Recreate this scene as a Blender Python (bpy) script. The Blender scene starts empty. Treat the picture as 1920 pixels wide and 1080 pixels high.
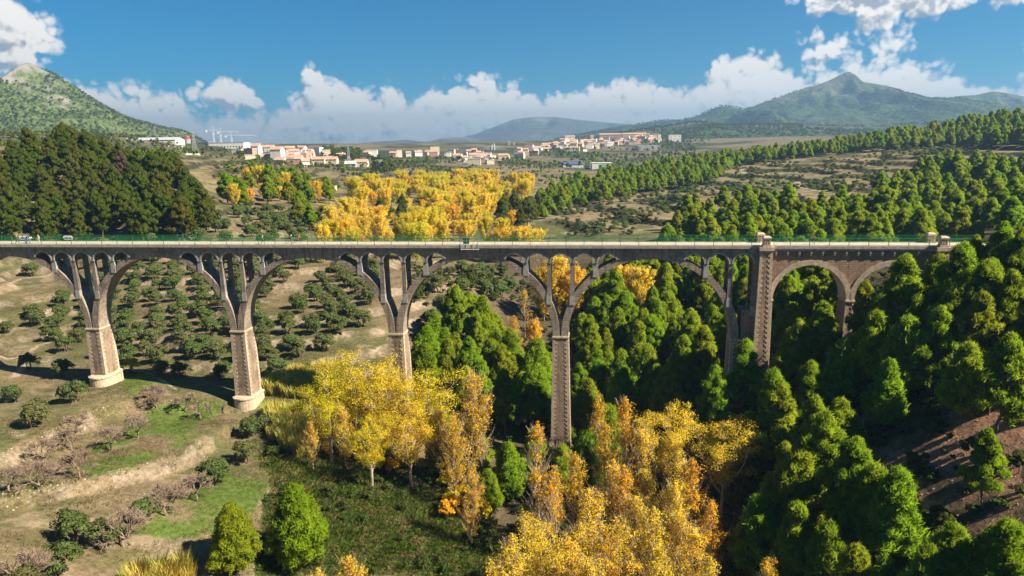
import bpy, math, random
import numpy as np
from math import radians, sin, cos, sqrt, pi

SC = bpy.context.scene
COL = SC.collection
rng = np.random.default_rng(7)
random.seed(7)

# ------------------------------------------------------------------ camera
CZ = 62.0                      # camera height above the valley floor, metres
PITCH, ROLL, FOC = radians(12.0), radians(0.9), 1280.0
cam_d = bpy.data.cameras.new('camera')
cam_d.sensor_width, cam_d.lens = 36.0, 24.0
cam_d.clip_start, cam_d.clip_end = 1.0, 60000.0
cam = bpy.data.objects.new('camera', cam_d); COL.objects.link(cam)
from mathutils import Matrix, Vector
cam.matrix_world = Matrix.Translation((0, 0, CZ)) @ Matrix.Rotation(pi/2 - PITCH, 4, 'X') @ Matrix.Rotation(-ROLL, 4, 'Z')
SC.camera = cam

# ------------------------------------------------------------------ light
SUN_EL, SUN_DIR_X, SUN_DIR_Y = radians(42), 0.95, -0.31     # horizontal direction towards the sun
sun_d = bpy.data.lights.new('sun', 'SUN')
sun_d.energy, sun_d.angle, sun_d.color = 4.8, radians(0.5), (1.0, 0.89, 0.72)
sun = bpy.data.objects.new('sun', sun_d); COL.objects.link(sun)
_sv = Vector((SUN_DIR_X*cos(SUN_EL), SUN_DIR_Y*cos(SUN_EL), sin(SUN_EL))).normalized()
sun.rotation_euler = _sv.to_track_quat('Z', 'Y').to_euler()

SC.view_settings.view_transform = 'Standard'
SC.view_settings.look = 'None'
SC.view_settings.gamma = 1.0
SC.view_settings.use_curve_mapping = False
SC.view_settings.exposure = 1.62
SC.cycles.use_denoising = True
SC.cycles.max_bounces = 10
SC.cycles.diffuse_bounces = 6
SC.cycles.glossy_bounces = 1
SC.cycles.transmission_bounces = 6
SC.cycles.transparent_max_bounces = 6
SC.cycles.volume_bounces = 0

# ------------------------------------------------------------------ node helper
class NT:
    def __init__(s, tree): s.t = tree; s.n = tree.nodes; s.l = tree.links
    def add(s, kind, **kw):
        n = s.n.new(kind)
        for k, v in kw.items(): setattr(n, k, v)
        return n
    def put(s, sock, v):
        if hasattr(v, 'is_output') or isinstance(v, bpy.types.NodeSocket): s.l.new(v, sock)
        else:
            try: sock.default_value = v
            except Exception: sock.default_value = tuple(v)
    def math(s, op, a, b=0.0, c=None, clamp=False):
        n = s.add('ShaderNodeMath', operation=op, use_clamp=clamp)
        s.put(n.inputs[0], a); s.put(n.inputs[1], b)
        if c is not None: s.put(n.inputs[2], c)
        return n.outputs[0]
    def vmath(s, op, a, b=(0, 0, 0), scale=None):
        n = s.add('ShaderNodeVectorMath', operation=op)
        s.put(n.inputs[0], a); s.put(n.inputs[1], b)
        if scale is not None: s.put(n.inputs['Scale'], scale)
        return n.outputs['Value'] if op in ('DOT_PRODUCT', 'LENGTH') else n.outputs[0]
    def comb(s, x, y, z=0.0):
        n = s.add('ShaderNodeCombineXYZ')
        for i, v in enumerate((x, y, z)): s.put(n.inputs[i], v)
        return n.outputs[0]
    def noise(s, vec, scale, detail=4, rough=0.55, dist=0.0, out='Fac'):
        n = s.add('ShaderNodeTexNoise')
        s.put(n.inputs['Vector'], vec); s.put(n.inputs['Scale'], scale)
        s.put(n.inputs['Detail'], detail); s.put(n.inputs['Roughness'], rough); s.put(n.inputs['Distortion'], dist)
        return n.outputs[out]
    def ramp(s, fac, stops, interp='LINEAR'):
        n = s.add('ShaderNodeValToRGB'); cr = n.color_ramp; cr.interpolation = interp
        while len(cr.elements) < len(stops): cr.elements.new(0.5)
        for e, (p, c) in zip(cr.elements, stops):
            e.position = p; e.color = (c, c, c, 1) if isinstance(c, (int, float)) else (*c, 1)
        s.put(n.inputs[0], fac); return n.outputs[0]
    def mix(s, fac, a, b, mode='MIX'):
        n = s.add('ShaderNodeMix', data_type='RGBA', blend_type=mode)
        n.clamp_factor = True
        s.put(n.inputs[0], fac)
        for i, v in ((6, a), (7, b)):
            if isinstance(v, tuple) and len(v) == 3: v = (*v, 1)
            s.put(n.inputs[i], v)
        return n.outputs[2]
    def smooth(s, v, lo, hi):
        n = s.add('ShaderNodeMapRange', interpolation_type='SMOOTHSTEP')
        s.put(n.inputs[0], v); s.put(n.inputs[1], lo); s.put(n.inputs[2], hi)
        return n.outputs[0]

# ------------------------------------------------------------------ sky
def build_world():
    w = bpy.data.worlds.new('World'); SC.world = w; w.use_nodes = True
    t = NT(w.node_tree); t.n.clear()
    sky = t.add('ShaderNodeTexSky', sky_type='NISHITA')
    sky.sun_disc = False
    sky.sun_elevation = SUN_EL
    sky.sun_rotation = math.atan2(SUN_DIR_X, SUN_DIR_Y)
    sky.altitude = 550; sky.air_density = 1.0; sky.dust_density = 0.2; sky.ozone_density = 3.0
    skyc = t.vmath('MULTIPLY', sky.outputs[0], SKY_TINT)
    tc = t.add('ShaderNodeTexCoord')
    d = t.vmath('NORMALIZE', tc.outputs['Generated'])
    sp = t.add('ShaderNodeSeparateXYZ'); t.l.new(d, sp.inputs[0])
    az = t.math('ARCTAN2', sp.outputs[0], sp.outputs[1])
    el = t.math('ARCSINE', sp.outputs[2])
    AZW = 0.72
    def px_dir(px, py):
        aa = math.atan2((px-960)/FOC, cos(PITCH)); yy = (268-(px-960)*0.0157)-py
        return aa, math.atan2(yy, sqrt(FOC**2+(px-960)**2))
    PROF = [[(-200, 150), (0, 175), (60, 150), (130, 152), (200, 160), (270, 175), (330, 172), (378, 182), (396, 222), (420, 224), (505, 222), (540, 208), (588, 178), (604, 128), (628, 130), (640, 158), (700, 158),
            (748, 166), (772, 192), (800, 190), (835, 175), (858, 152), (910, 154), (940, 166), (1000, 174), (1040, 180), (1090, 166), (1150, 160), (1205, 151), (1258, 172), (1300, 172), (1318, 124),
            (1360, 108), (1440, 114), (1485, 136), (1500, 128), (1560, 132), (1605, 130), (1650, 132), (1710, 135), (1760, 152), (1830, 156), (1920, 150), (2100, 170)],
            [(-200, 190), (0, 200), (130, 190), (230, 182), (300, 205), (345, 182), (378, 196), (420, 235), (450, 232), (560, 225), (640, 182), (700, 200), (760, 180), (800, 215), (860, 190), (930, 178), (1000, 205), (1060, 190), (1120, 205), (1200, 176), (1260, 200), (1330, 150), (1400, 140), (1470, 175), (1560, 150), (1640, 150), (1700, 170), (1800, 175), (1920, 180), (2100, 200)],
            [(-200, 230), (130, 225), (260, 215), (330, 235), (390, 212), (470, 235), (560, 240), (660, 215), (720, 228), (790, 205), (850, 225), (940, 210), (1020, 232), (1100, 215), (1180, 225), (1280, 195), (1360, 185), (1450, 210), (1560, 190), (1700, 210), (1920, 215), (2100, 225)]]
    BLOBS = [(1625, -22, 165, 72, 1.2), (1598, 36, 66, 36, 0.55), (1550, 100, 70, 28, 0.22), (1850, -14, 62, 34, .8), (1917, 100, 40, 18, .6), (462, 186, 56, 26, .7), (505, 196, 30, 12, .45), (10, 70, 125, 60, 1.2), (-60, 40, 150, 66, 1.2), (75, 118, 62, 24, 0.6), (925, 163, 60, 14, .35)]
    def make_field(k):
        g = bpy.data.node_groups.new('cloud_field', 'ShaderNodeTree')
        g.interface.new_socket('P', in_out='INPUT', socket_type='NodeSocketVector')
        g.interface.new_socket('H', in_out='OUTPUT', socket_type='NodeSocketFloat')
        q = NT(g); gi = q.add('NodeGroupInput'); go = q.add('NodeGroupOutput'); P = gi.outputs[0]
        Po = q.vmath('ADD', P, (3.7*k, 1.9*k, 0))
        wob = q.noise(Po, 24.0, 2, 0.55, out='Color')
        wob = q.vmath('SCALE', q.vmath('SUBTRACT', wob, (0.5, 0.5, 0.5)), scale=0.022)
        Pw = q.vmath('ADD', Po, wob)
        s2 = q.add('ShaderNodeSeparateXYZ'); q.l.new(P, s2.inputs[0]); a, e = s2.outputs[0], s2.outputs[1]
        # bank of cumulus round the horizon: top elevation as a curve over azimuth, mirrored on behind the camera
        fc = q.add('ShaderNodeFloatCurve')
        aw = q.math('PINGPONG', q.math('ADD', a, AZW), 2*AZW)
        q.l.new(q.math('DIVIDE', aw, 2*AZW), fc.inputs['Value'])
        cur = fc.mapping.curves[0]; pts = []
        for px, py in PROF[k]:
            aa, ee = px_dir(px, py); pts.append((aa/(2*AZW)+0.5, ee/0.2))
        while len(cur.points) < len(pts): cur.points.new(0.5, 0.5)
        for p, (xx, yy) in zip(cur.points, pts): p.location = (min(max(xx, 0), 1), yy); p.handle_type = 'VECTOR'
        fc.mapping.update()
        E = q.math('MINIMUM', q.math('MULTIPLY', q.math('SUBTRACT', q.math('MULTIPLY', fc.outputs[0], 0.2), e), 15.0), 0.8)
        if k == 0:
            for px, py, rx, ry, amp in BLOBS:
                aa, ee = px_dir(px, py)
                u_ = q.math('DIVIDE', q.math('SUBTRACT', a, aa), rx/FOC*0.92); v_ = q.math('DIVIDE', q.math('SUBTRACT', e, ee), ry/FOC)
                r2 = q.math('ADD', q.math('MULTIPLY', u_, u_), q.math('MULTIPLY', v_, v_))
                E = q.math('MAXIMUM', E, q.math('MULTIPLY', q.math('SUBTRACT', 1.0, q.math('SQRT', r2)), amp))
        def bubble(scale, amp):
            n = q.add('ShaderNodeTexVoronoi', feature='F1', voronoi_dimensions='2D')
            q.l.new(Pw, n.inputs['Vector']); n.inputs['Scale'].default_value = scale
            return q.math('MULTIPLY', q.math('SUBTRACT', 0.26, q.math('MULTIPLY', n.outputs['Distance'], n.outputs['Distance'])), amp)
        H = q.math('ADD', E, bubble(22, 0.44))
        H = q.math('ADD', H, bubble(50, 0.40)); H = q.math('ADD', H, bubble(120, 0.21))
        H = q.math('ADD', H, q.math('MULTIPLY', q.math('SUBTRACT', q.noise(Pw, 40, 6, 0.62), 0.5), 0.55))
        q.l.new(H, go.inputs[0]); return g
    p0 = t.comb(az, el)
    K = 1.0/(SKY_STRENGTH*2**SC.view_settings.exposure)
    col = skyc
    low = t.smooth(el, -0.005, 0.062)
    cshade = t.mix(low, tuple(K*c for c in (0.13, 0.21, 0.33)), tuple(K*c for c in (0.42, 0.46, 0.52)))
    clit = t.mix(low, tuple(K*c for c in (0.86, 0.83, 0.80)), tuple(K*c for c in (1.25, 1.17, 1.08)))
    for k in range(3):
        g = make_field(k)
        def field(vec):
            n = t.add('ShaderNodeGroup'); n.node_tree = g; t.l.new(vec, n.inputs[0]); return n.outputs[0]
        h0 = field(p0)
        h1 = field(t.vmath('ADD', p0, (0.006, 0.009, 0)))
        alpha = t.smooth(h0, -0.02, 0.26)
        dl = t.math('MULTIPLY', t.math('SUBTRACT', h0, h1), 3.3)
        edge = t.math('SUBTRACT', 1.0, t.smooth(h0, 0.05, 0.95))
        lit = t.smooth(t.math('ADD', t.math('ADD', dl, t.math('MULTIPLY', low, 0.22)), t.math('MULTIPLY', edge, 0.5)), -0.28, 0.72)
        alpha = t.math('MULTIPLY', alpha, (0.97, 0.85, 0.75)[k])
        alpha = t.math('MULTIPLY', alpha, t.math('MULTIPLY_ADD', t.smooth(el, -0.01, 0.05), 0.35, 0.65))
        col = t.mix(alpha, col, t.mix(lit, cshade, clit))
    bg = t.add('ShaderNodeBackground'); t.l.new(col, bg.inputs[0]); bg.inputs[1].default_value = SKY_STRENGTH
    out = t.add('ShaderNodeOutputWorld'); t.l.new(bg.outputs[0], out.inputs[0])
SKY_STRENGTH = 0.066
SKY_TINT = (0.008, 0.31, 0.47)
build_world()
SC.world.cycles.sampling_method = 'MANUAL'; SC.world.cycles.sample_map_resolution = 256

# ------------------------------------------------------------------ materials
def new_mat(name):
    m = bpy.data.materials.new(name); m.use_nodes = True
    t = NT(m.node_tree); t.n.clear()
    out = t.add('ShaderNodeOutputMaterial')
    return m, t, out
def pbr(t, out, col, rough=0.85, bump=None, bstr=0.3, bdist=0.1, spec=0.2):
    b = t.add('ShaderNodeBsdfPrincipled')
    t.put(b.inputs['Base Color'], (*col, 1) if isinstance(col, tuple) and len(col) == 3 else col)
    t.put(b.inputs['Roughness'], rough); b.inputs['Specular IOR Level'].default_value = spec
    if bump is not None:
        bn = t.add('ShaderNodeBump'); bn.inputs['Strength'].default_value = bstr; bn.inputs['Distance'].default_value = bdist
        t.l.new(bump, bn.inputs['Height']); t.l.new(bn.outputs[0], b.inputs['Normal'])
    t.l.new(b.outputs[0], out.inputs[0]); return b
def simple_mat(name, col, rough=0.8, var=0.25, scale=1.5, metal=0.0, bstr=0.15, coord='Object', spec=0.2):
    m, t, out = new_mat(name)
    tc = t.add('ShaderNodeTexCoord').outputs[coord]
    n = t.noise(tc, scale, 5, 0.6)
    lo = tuple(max(c*(1-var), 0) for c in col); hi = tuple(min(c*(1+var), 1) for c in col)
    c = t.mix(t.smooth(n, 0.3, 0.7), lo, hi)
    b = pbr(t, out, c, rough, n, bstr, 0.05, spec); b.inputs['Metallic'].default_value = metal
    return m
M = {}
def masonry_mat(name, base, dark, stain=0.5, courses=True, course_h=0.42):
    m, t, out = new_mat(name)
    tc = t.add('ShaderNodeTexCoord').outputs['Object']
    big = t.noise(tc, 0.35, 5, 0.6); mid = t.noise(tc, 1.6, 5, 0.65); fine = t.noise(tc, 9.0, 4, 0.6)
    c = t.mix(t.smooth(mid, 0.3, 0.72), tuple(b*0.74 for b in base), tuple(min(1, b*1.22) for b in base))
    c = t.mix(t.math('MULTIPLY', t.smooth(fine, 0.45, 0.8), 0.35), c, tuple(b*0.55 for b in base))
    # rain streaks: noise stretched down the wall
    st = t.noise(t.vmath('MULTIPLY', tc, (1.9, 1.9, 0.10)), 1.0, 5, 0.65)
    c = t.mix(t.math('MULTIPLY', t.smooth(st, 0.50, 0.66), stain), c, dark)
    c = t.mix(t.math('MULTIPLY', t.smooth(big, 0.46, 0.68), stain*0.75), c, dark)
    lm = t.noise(t.vmath('MULTIPLY', tc, (2.6, 2.6, 0.16)), 1.0, 4, 0.6)
    c = t.mix(t.math('MULTIPLY', t.smooth(lm, 0.60, 0.72), 0.45), c, tuple(min(1, b*1.75) for b in base))
    bump = mid
    if courses:
        sx = t.add('ShaderNodeSeparateXYZ'); t.l.new(tc, sx.inputs[0])
        w = t.math('FRACT', t.math('DIVIDE', sx.outputs[2], course_h))
        line = t.math('SUBTRACT', 1.0, t.smooth(t.math('ABSOLUTE', t.math('SUBTRACT', w, 0.5)), 0.36, 0.5))
        c = t.mix(t.math('MULTIPLY', t.math('SUBTRACT', 1.0, line), 0.45), c, tuple(b*0.45 for b in base))
        bump = t.math('ADD', t.math('MULTIPLY', line, 0.7), mid)
    pbr(t, out, c, 0.9, bump, 0.5, 0.06)
    return m
M['concrete'] = masonry_mat('bridge_concrete', (0.24, 0.20, 0.163), (0.065, 0.052, 0.042), 0.65, False)
M['arch'] = masonry_mat('arch_concrete', (0.295, 0.23, 0.172), (0.09, 0.068, 0.052), 0.6, True, 0.5)
M['pier'] = masonry_mat('pier_masonry', (0.28, 0.20, 0.138), (0.085, 0.062, 0.048), 0.6, True, 0.4)
M['brickwall'] = masonry_mat('abutment_masonry', (0.30, 0.195, 0.125), (0.09, 0.065, 0.05), 0.55, True, 0.32)
M['quoin'] = masonry_mat('dressed_stone', (0.47, 0.365, 0.255), (0.20, 0.15, 0.105), 0.3, False)
M['trim'] = masonry_mat('pale_trim', (0.33, 0.30, 0.265), (0.16, 0.18, 0.16), 0.35, False)
M['deck'] = simple_mat('deck_concrete', (0.47, 0.41, 0.325), 0.85, 0.14, 0.8)
M['slab'] = masonry_mat('slab_edge', (0.36, 0.31, 0.25), (0.16, 0.17, 0.14), 0.5, False)
M['green'] = simple_mat('green_painted_steel', (0.02, 0.17, 0.06), 0.45, 0.2, 3, 0.0)
M['steel'] = simple_mat('galvanised_steel', (0.45, 0.47, 0.45), 0.5, 0.2, 3, 0.3)

# ------------------------------------------------------------------ mesh helpers
def mesh_from(name, v, f, mats=(), mat_idx=None, smooth=False, colors=None, normals=None):
    """v (n,3); f list/array of tris or quads (homogeneous array) or mixed list"""
    me = bpy.data.meshes.new(name)
    v = np.asarray(v, np.float32)
    if isinstance(f, np.ndarray):
        k = f.shape[1]; n = len(f)
        me.vertices.add(len(v)); me.vertices.foreach_set('co', v.ravel())
        me.loops.add(n*k); me.loops.foreach_set('vertex_index', f.astype(np.int32).ravel())
        me.polygons.add(n); me.polygons.foreach_set('loop_start', np.arange(0, n*k, k, dtype=np.int32))
        if mat_idx is not None: me.polygons.foreach_set('material_index', np.asarray(mat_idx, np.int32))
        me.polygons.foreach_set('use_smooth', np.full(n, bool(smooth)))
        me.update(calc_edges=True)
    else:
        me.from_pydata([tuple(map(float, p)) for p in v], [], [tuple(map(int, q)) for q in f])
        if mat_idx is not None: me.polygons.foreach_set('material_index', np.asarray(mat_idx, np.int32))
        me.polygons.foreach_set('use_smooth', np.full(len(me.polygons), bool(smooth)))
    for m in mats: me.materials.append(m)
    if colors is not None:
        for nm, arr in colors.items():
            a = me.color_attributes.new(nm, 'FLOAT_COLOR', 'POINT')
            c4 = np.ones((len(v), 4), np.float32); c4[:, :arr.shape[1]] = arr
            a.data.foreach_set('color', c4.ravel())
    if normals is not None:
        me.normals_split_custom_set_from_vertices([tuple(map(float, q)) for q in normals])
    return me
class MB:
    """collects boxes and strips into one mesh"""
    def __init__(s): s.v = []; s.f = []; s.m = []
    def add(s, v, f, m=0):
        o = len(s.v); s.v += [tuple(p) for p in v]; s.f += [tuple(i+o for i in q) for q in f]; s.m += [m]*len(f)
    def box(s, x0, x1, y0, y1, z0, z1, m=0):
        s.add([(x0, y0, z0), (x1, y0, z0), (x1, y1, z0), (x0, y1, z0), (x0, y0, z1), (x1, y0, z1), (x1, y1, z1), (x0, y1, z1)],
              [(0, 3, 2, 1), (4, 5, 6, 7), (0, 1, 5, 4), (1, 2, 6, 5), (2, 3, 7, 6), (3, 0, 4, 7)], m)
    def frustum(s, b, t, z0, z1, m=0):   # b,t = (x0,x1,y0,y1)
        s.add([(b[0], b[2], z0), (b[1], b[2], z0), (b[1], b[3], z0), (b[0], b[3], z0), (t[0], t[2], z1), (t[1], t[2], z1), (t[1], t[3], z1), (t[0], t[3], z1)],
              [(0, 3, 2, 1), (4, 5, 6, 7), (0, 1, 5, 4), (1, 2, 6, 5), (2, 3, 7, 6), (3, 0, 4, 7)], m)
    def bar(s, p, q, r, m=0, n=4):
        p = np.array(p, float); q = np.array(q, float); d = q-p; L = np.linalg.norm(d)
        if L < 1e-6: return
        d /= L; a = np.cross(d, (0, 0, 1) if abs(d[2]) < 0.9 else (1, 0, 0)); a /= np.linalg.norm(a); b = np.cross(d, a)
        r0, r1 = (r, r) if not isinstance(r, tuple) else r
        vs = []
        for c, rr in ((p, r0), (q, r1)):
            for k in range(n):
                an = 2*pi*(k+0.5)/n; vs.append(c + (a*cos(an)+b*sin(an))*rr)
        fs = [(k, (k+1) % n, n+(k+1) % n, n+k) for k in range(n)] + [tuple(range(n))[::-1], tuple(range(n, 2*n))]
        s.add(vs, fs, m)
    def mesh(s, name, mats, smooth=False): return mesh_from(name, np.array(s.v), s.f, mats, s.m, smooth)
def link(name, me, parent=None, loc=None, rotz=None, kind=None):
    o = bpy.data.objects.new(name, me); COL.objects.link(o)
    if parent is not None: o.parent = parent
    if loc is not None: o.location = loc
    if rotz is not None: o.rotation_euler = (0, 0, rotz)
    if kind: o['kind'] = kind
    return o
def thing(name, label, cat, loc=(0, 0, 0), rotz=0.0, group=None):
    o = bpy.data.objects.new(name, None); COL.objects.link(o); o.empty_display_size = 0.2
    o.location = loc; o.rotation_euler = (0, 0, rotz); o['label'] = label; o['category'] = cat
    if group: o['group'] = group
    return o
def tag(o, label, cat, group=None):
    o['label'] = label; o['category'] = cat
    if group: o['group'] = group
    return o

# ------------------------------------------------------------------ survey: photo pixel <-> place
_f = np.array([0, cos(PITCH), -sin(PITCH)]); _r0 = np.array([1.0, 0, 0]); _u0 = np.array([0, sin(PITCH), cos(PITCH)])
_r = _r0*cos(ROLL)-_u0*sin(ROLL); _u = _u0*cos(ROLL)+_r0*sin(ROLL)
def ray(px, py): return _f + _r*((px-960)/FOC) - _u*((py-540)/FOC)
def at(px, py, Y):
    d = ray(px, py); t = Y/d[1]; return np.array([d[0]*t, Y, CZ+d[2]*t])
def project(x, y, z):
    p = np.stack([np.asarray(x, float), np.asarray(y, float), np.asarray(z, float)-CZ], -1)
    zz = p@_f; zz = np.where(zz < 1, 1, zz)
    return 960+FOC*(p@_r)/zz, 540-FOC*(p@_u)/zz
def in_poly(px, py, poly):
    px = np.asarray(px, float); py = np.asarray(py, float); inside = np.zeros(px.shape, bool)
    n = len(poly); j = n-1
    for i in range(n):
        xi, yi = poly[i]; xj, yj = poly[j]
        c = ((yi > py) != (yj > py)) & (px < (xj-xi)*(py-yi)/(yj-yi+1e-12)+xi)
        inside ^= c; j = i
    return inside

# ------------------------------------------------------------------ noise
def _hash(ix, iy, seed):
    h = (ix.astype(np.int64)*374761393 + iy.astype(np.int64)*668265263 + seed*1442695041) & 0xFFFFFFFF
    h = ((h ^ (h >> 13))*1274126177) & 0xFFFFFFFF
    return ((h ^ (h >> 16)) & 0xFFFF)/65535.0
def vnoise(x, y, seed=0):
    ix = np.floor(x); iy = np.floor(y); fx = x-ix; fy = y-iy
    fx = fx*fx*fx*(fx*(fx*6-15)+10); fy = fy*fy*fy*(fy*(fy*6-15)+10)
    a = _hash(ix, iy, seed); b = _hash(ix+1, iy, seed); c = _hash(ix, iy+1, seed); d = _hash(ix+1, iy+1, seed)
    return (a*(1-fx)+b*fx)*(1-fy)+(c*(1-fx)+d*fx)*fy
def fbm(x, y, s, octv=4, seed=0, gain=0.5):
    x = np.asarray(x, float)/s; y = np.asarray(y, float)/s; a = 1.0; t = 0; n = 0
    for k in range(octv):
        t = t+a*vnoise(x+17.3*k, y-9.1*k, seed+k); n += a; a *= gain; x = x*2.03; y = y*2.03
    return t/n
def sstep(x, a, b):
    t = np.clip((x-a)/(b-a), 0, 1); return t*t*(3-2*t)

# ------------------------------------------------------------------ bridge frame
BK = 0.12; BC, BS = 1/sqrt(1+BK*BK), BK/sqrt(1+BK*BK); BY0 = 124.0
BROT = -math.atan(BK)
def bu(px, py=466):
    d = ray(px, py); t = BY0/(d[1]+BK*d[0]); p = d*t
    return p[0]*BC-(p[1]-BY0)*BS
def bpt(u, v, z): return np.array([u*BC+v*BS, BY0-u*BS+v*BC, z])

# ------------------------------------------------------------------ terrain heights
CTRL_XYZ = [(-75, 60, 23), (-62, 72, 18), (-50, 70, 13.5), (-40, 72, 9), (-30, 75, 5), (-20, 75, 2), (-5, 70, 0), (10, 65, -1), (25, 70, 0), (35, 70, 6), (45, 70, 14.5), (55, 70, 22), (70, 70, 30), (95, 70, 38),
    (-45, 100, 10), (-30, 100, 5), (-15, 100, 1), (5, 100, 0), (22, 95, 0), (33, 92, 6), (40, 90, 11), (50, 90, 18), (60, 90, 25.5), (70, 92, 32), (80, 92, 35.5), (110, 90, 41),
    (-22, 127, 3), (-5, 125, 0.5), (9, 123, 0), (20, 121, 2), (30, 120, 6), (38, 119, 11), (42, 119, 15), (55, 117, 23), (66, 116, 32), (74, 115, 41), (90, 113, 41), (120, 110, 44),
    (-35, 128, 7.5), (15, 150, 4), (30, 150, 7), (50, 150, 16), (75, 145, 29), (100, 140, 36), (10, 180, 8), (35, 180, 13), (60, 190, 20), (100, 190, 28), (140, 190, 33), (170, 180, 38),
    (0, 220, 14), (40, 230, 19), (70, 250, 22), (120, 250, 27), (-15, 270, 17), (20, 290, 18), (-30, 340, 19), (0, 400, 20), (-20, 500, 22), (-20, 600, 24), (215, 300, 35), (150, 290, 30),
    (35, 380, 22), (90, 400, 26), (60, 480, 25), (300, 400, 52), (450, 620, 76), (340, 680, 53), (235, 680, 41), (120, 620, 31), (40, 620, 26), (-195, 300, 58), (-230, 270, 53), (-140, 290, 46), (-115, 270, 36), (-200, 420, 52),
    (-260, 600, 56), (500, 900, 60), (250, 1000, 30), (0, 1400, 46), (-600, 1000, 84), (-400, 800, 66), (100, 2000, 66)]
CTRL_PX = [(203, 718, 135), (470, 764, 131), (60, 640, 165), (0, 560, 190), (40, 510, 225), (200, 420, 262), (60, 425, 255), (300, 560, 195), (600, 560, 190), (600, 480, 240), (480, 640, 158), (480, 700, 144), (560, 700, 142), (690, 605, 168),
    (870, 520, 205), (300, 440, 245), (480, 420, 275), (560, 380, 350), (430, 380, 330), (560, 340, 520), (500, 300, 800), (420, 276, 1000), (300, 292, 760), (700, 309, 900), (760, 342, 640), (950, 308, 1000),
    (800, 276, 1600), (1000, 294, 1300), (1110, 318, 1000), (1200, 282, 1500), (1120, 262, 1900), (1230, 262, 1900), (1040, 272, 1900), (1500, 342, 480), (1500, 302, 600), (1800, 268, 600), (1300, 400, 330), (1000, 400, 420), (620, 279, 1500), (600, 310, 900)]
_ctrl = np.array(CTRL_XYZ + [tuple(at(*c)) for c in CTRL_PX], float)
def _warp(x, y):
    r = np.sqrt(x*x+y*y)+1e-6
    return np.stack([np.arctan2(x, np.maximum(y, 1e-3))*1.35, np.log(r)], -1)
_cw = _warp(_ctrl[:, 0], _ctrl[:, 1])
_D = np.sqrt(((_cw[:, None]-_cw[None])**2).sum(-1)+0.03**2)
_wt = np.linalg.solve(np.block([[-_D + np.eye(len(_cw))*0.015, np.ones((len(_cw), 1))], [np.ones((1, len(_cw))), np.zeros((1, 1))]]), np.append(_ctrl[:, 2], 0.0))
def base_h(x, y):
    x = np.atleast_1d(np.asarray(x, float)); y = np.atleast_1d(np.asarray(y, float))
    out = np.empty(x.shape)
    xf, yf, of = x.ravel(), y.ravel(), out.ravel()
    r = np.sqrt(xf**2+yf**2); sc = np.minimum(1, 2200/np.maximum(r, 1)); r1 = np.maximum(r*sc, 50)/np.maximum(r, 1)
    w = _warp(xf*r1, yf*r1)
    w[:, 0] = np.clip(w[:, 0], -1.1, 1.1)
    for i in range(0, len(xf), 60000):
        d = np.sqrt(((w[i:i+60000, None]-_cw[None])**2).sum(-1)+0.03**2)
        of[i:i+60000] = -(d@_wt[:-1])+_wt[-1]
    far = sstep(r, 1500, 2600)
    of[:] = of*(1-far)+far*(58+14*fbm(xf, yf, 900, 3, 5))
    return of.reshape(x.shape)
def poly_dist(x, y, pl):
    """signed distance to a polyline (positive on its right side) and distance along"""
    best = np.full(np.shape(x), 1e9); sg = np.ones(np.shape(x))
    for (x0, y0), (x1, y1) in zip(pl[:-1], pl[1:]):
        dx, dy = x1-x0, y1-y0; L2 = dx*dx+dy*dy
        t = np.clip(((x-x0)*dx+(y-y0)*dy)/L2, 0, 1)
        ex, ey = x-(x0+t*dx), y-(y0+t*dy); d = np.hypot(ex, ey)
        s = np.sign(dx*(y-y0)-dy*(x-x0))
        m = d < best; best = np.where(m, d, best); sg = np.where(m, -s, sg)
    return best*sg
def px_line(pts, z):          # a line on a level of height z, surveyed from the photo
    o = []
    for px, py in pts:
        d = ray(px, py); t = (z-CZ)/d[2]; o.append((d[0]*t, d[1]*t))
    return o
BANKS = [(px_line([(-120, 1040), (0, 1000), (130, 945), (250, 893), (350, 848), (392, 815)], 12.5), 0.95),
         (px_line([(-120, 960), (0, 885), (100, 822), (180, 770), (275, 738), (330, 735)], 15.0), 1.0)]
AREA = {  # ground cover surveyed in the photo (pixel outlines of the ground)
    'grass': [[(215, 815), (300, 762), (345, 745), (432, 755), (418, 792), (340, 838), (240, 880), (120, 925), (0, 962), (0, 935), (110, 890)], [(250, 1000), (330, 940), (420, 890), (500, 905), (470, 990), (330, 1010)], [(230, 690), (330, 715), (250, 742), (225, 720)]],
    'meadow': [[(500, 930), (590, 870), (700, 880), (850, 930), (960, 1080), (480, 1080)]],
    'red': [[(1560, 850), (1680, 720), (1790, 690), (1920, 760), (1920, 1020), (1760, 1040), (1660, 960)], [(1440, 700), (1560, 640), (1600, 720), (1480, 790)]],
    'dry': [[(540, 720), (640, 640), (720, 575), (745, 600), (640, 680), (560, 740)]],
}
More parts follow.
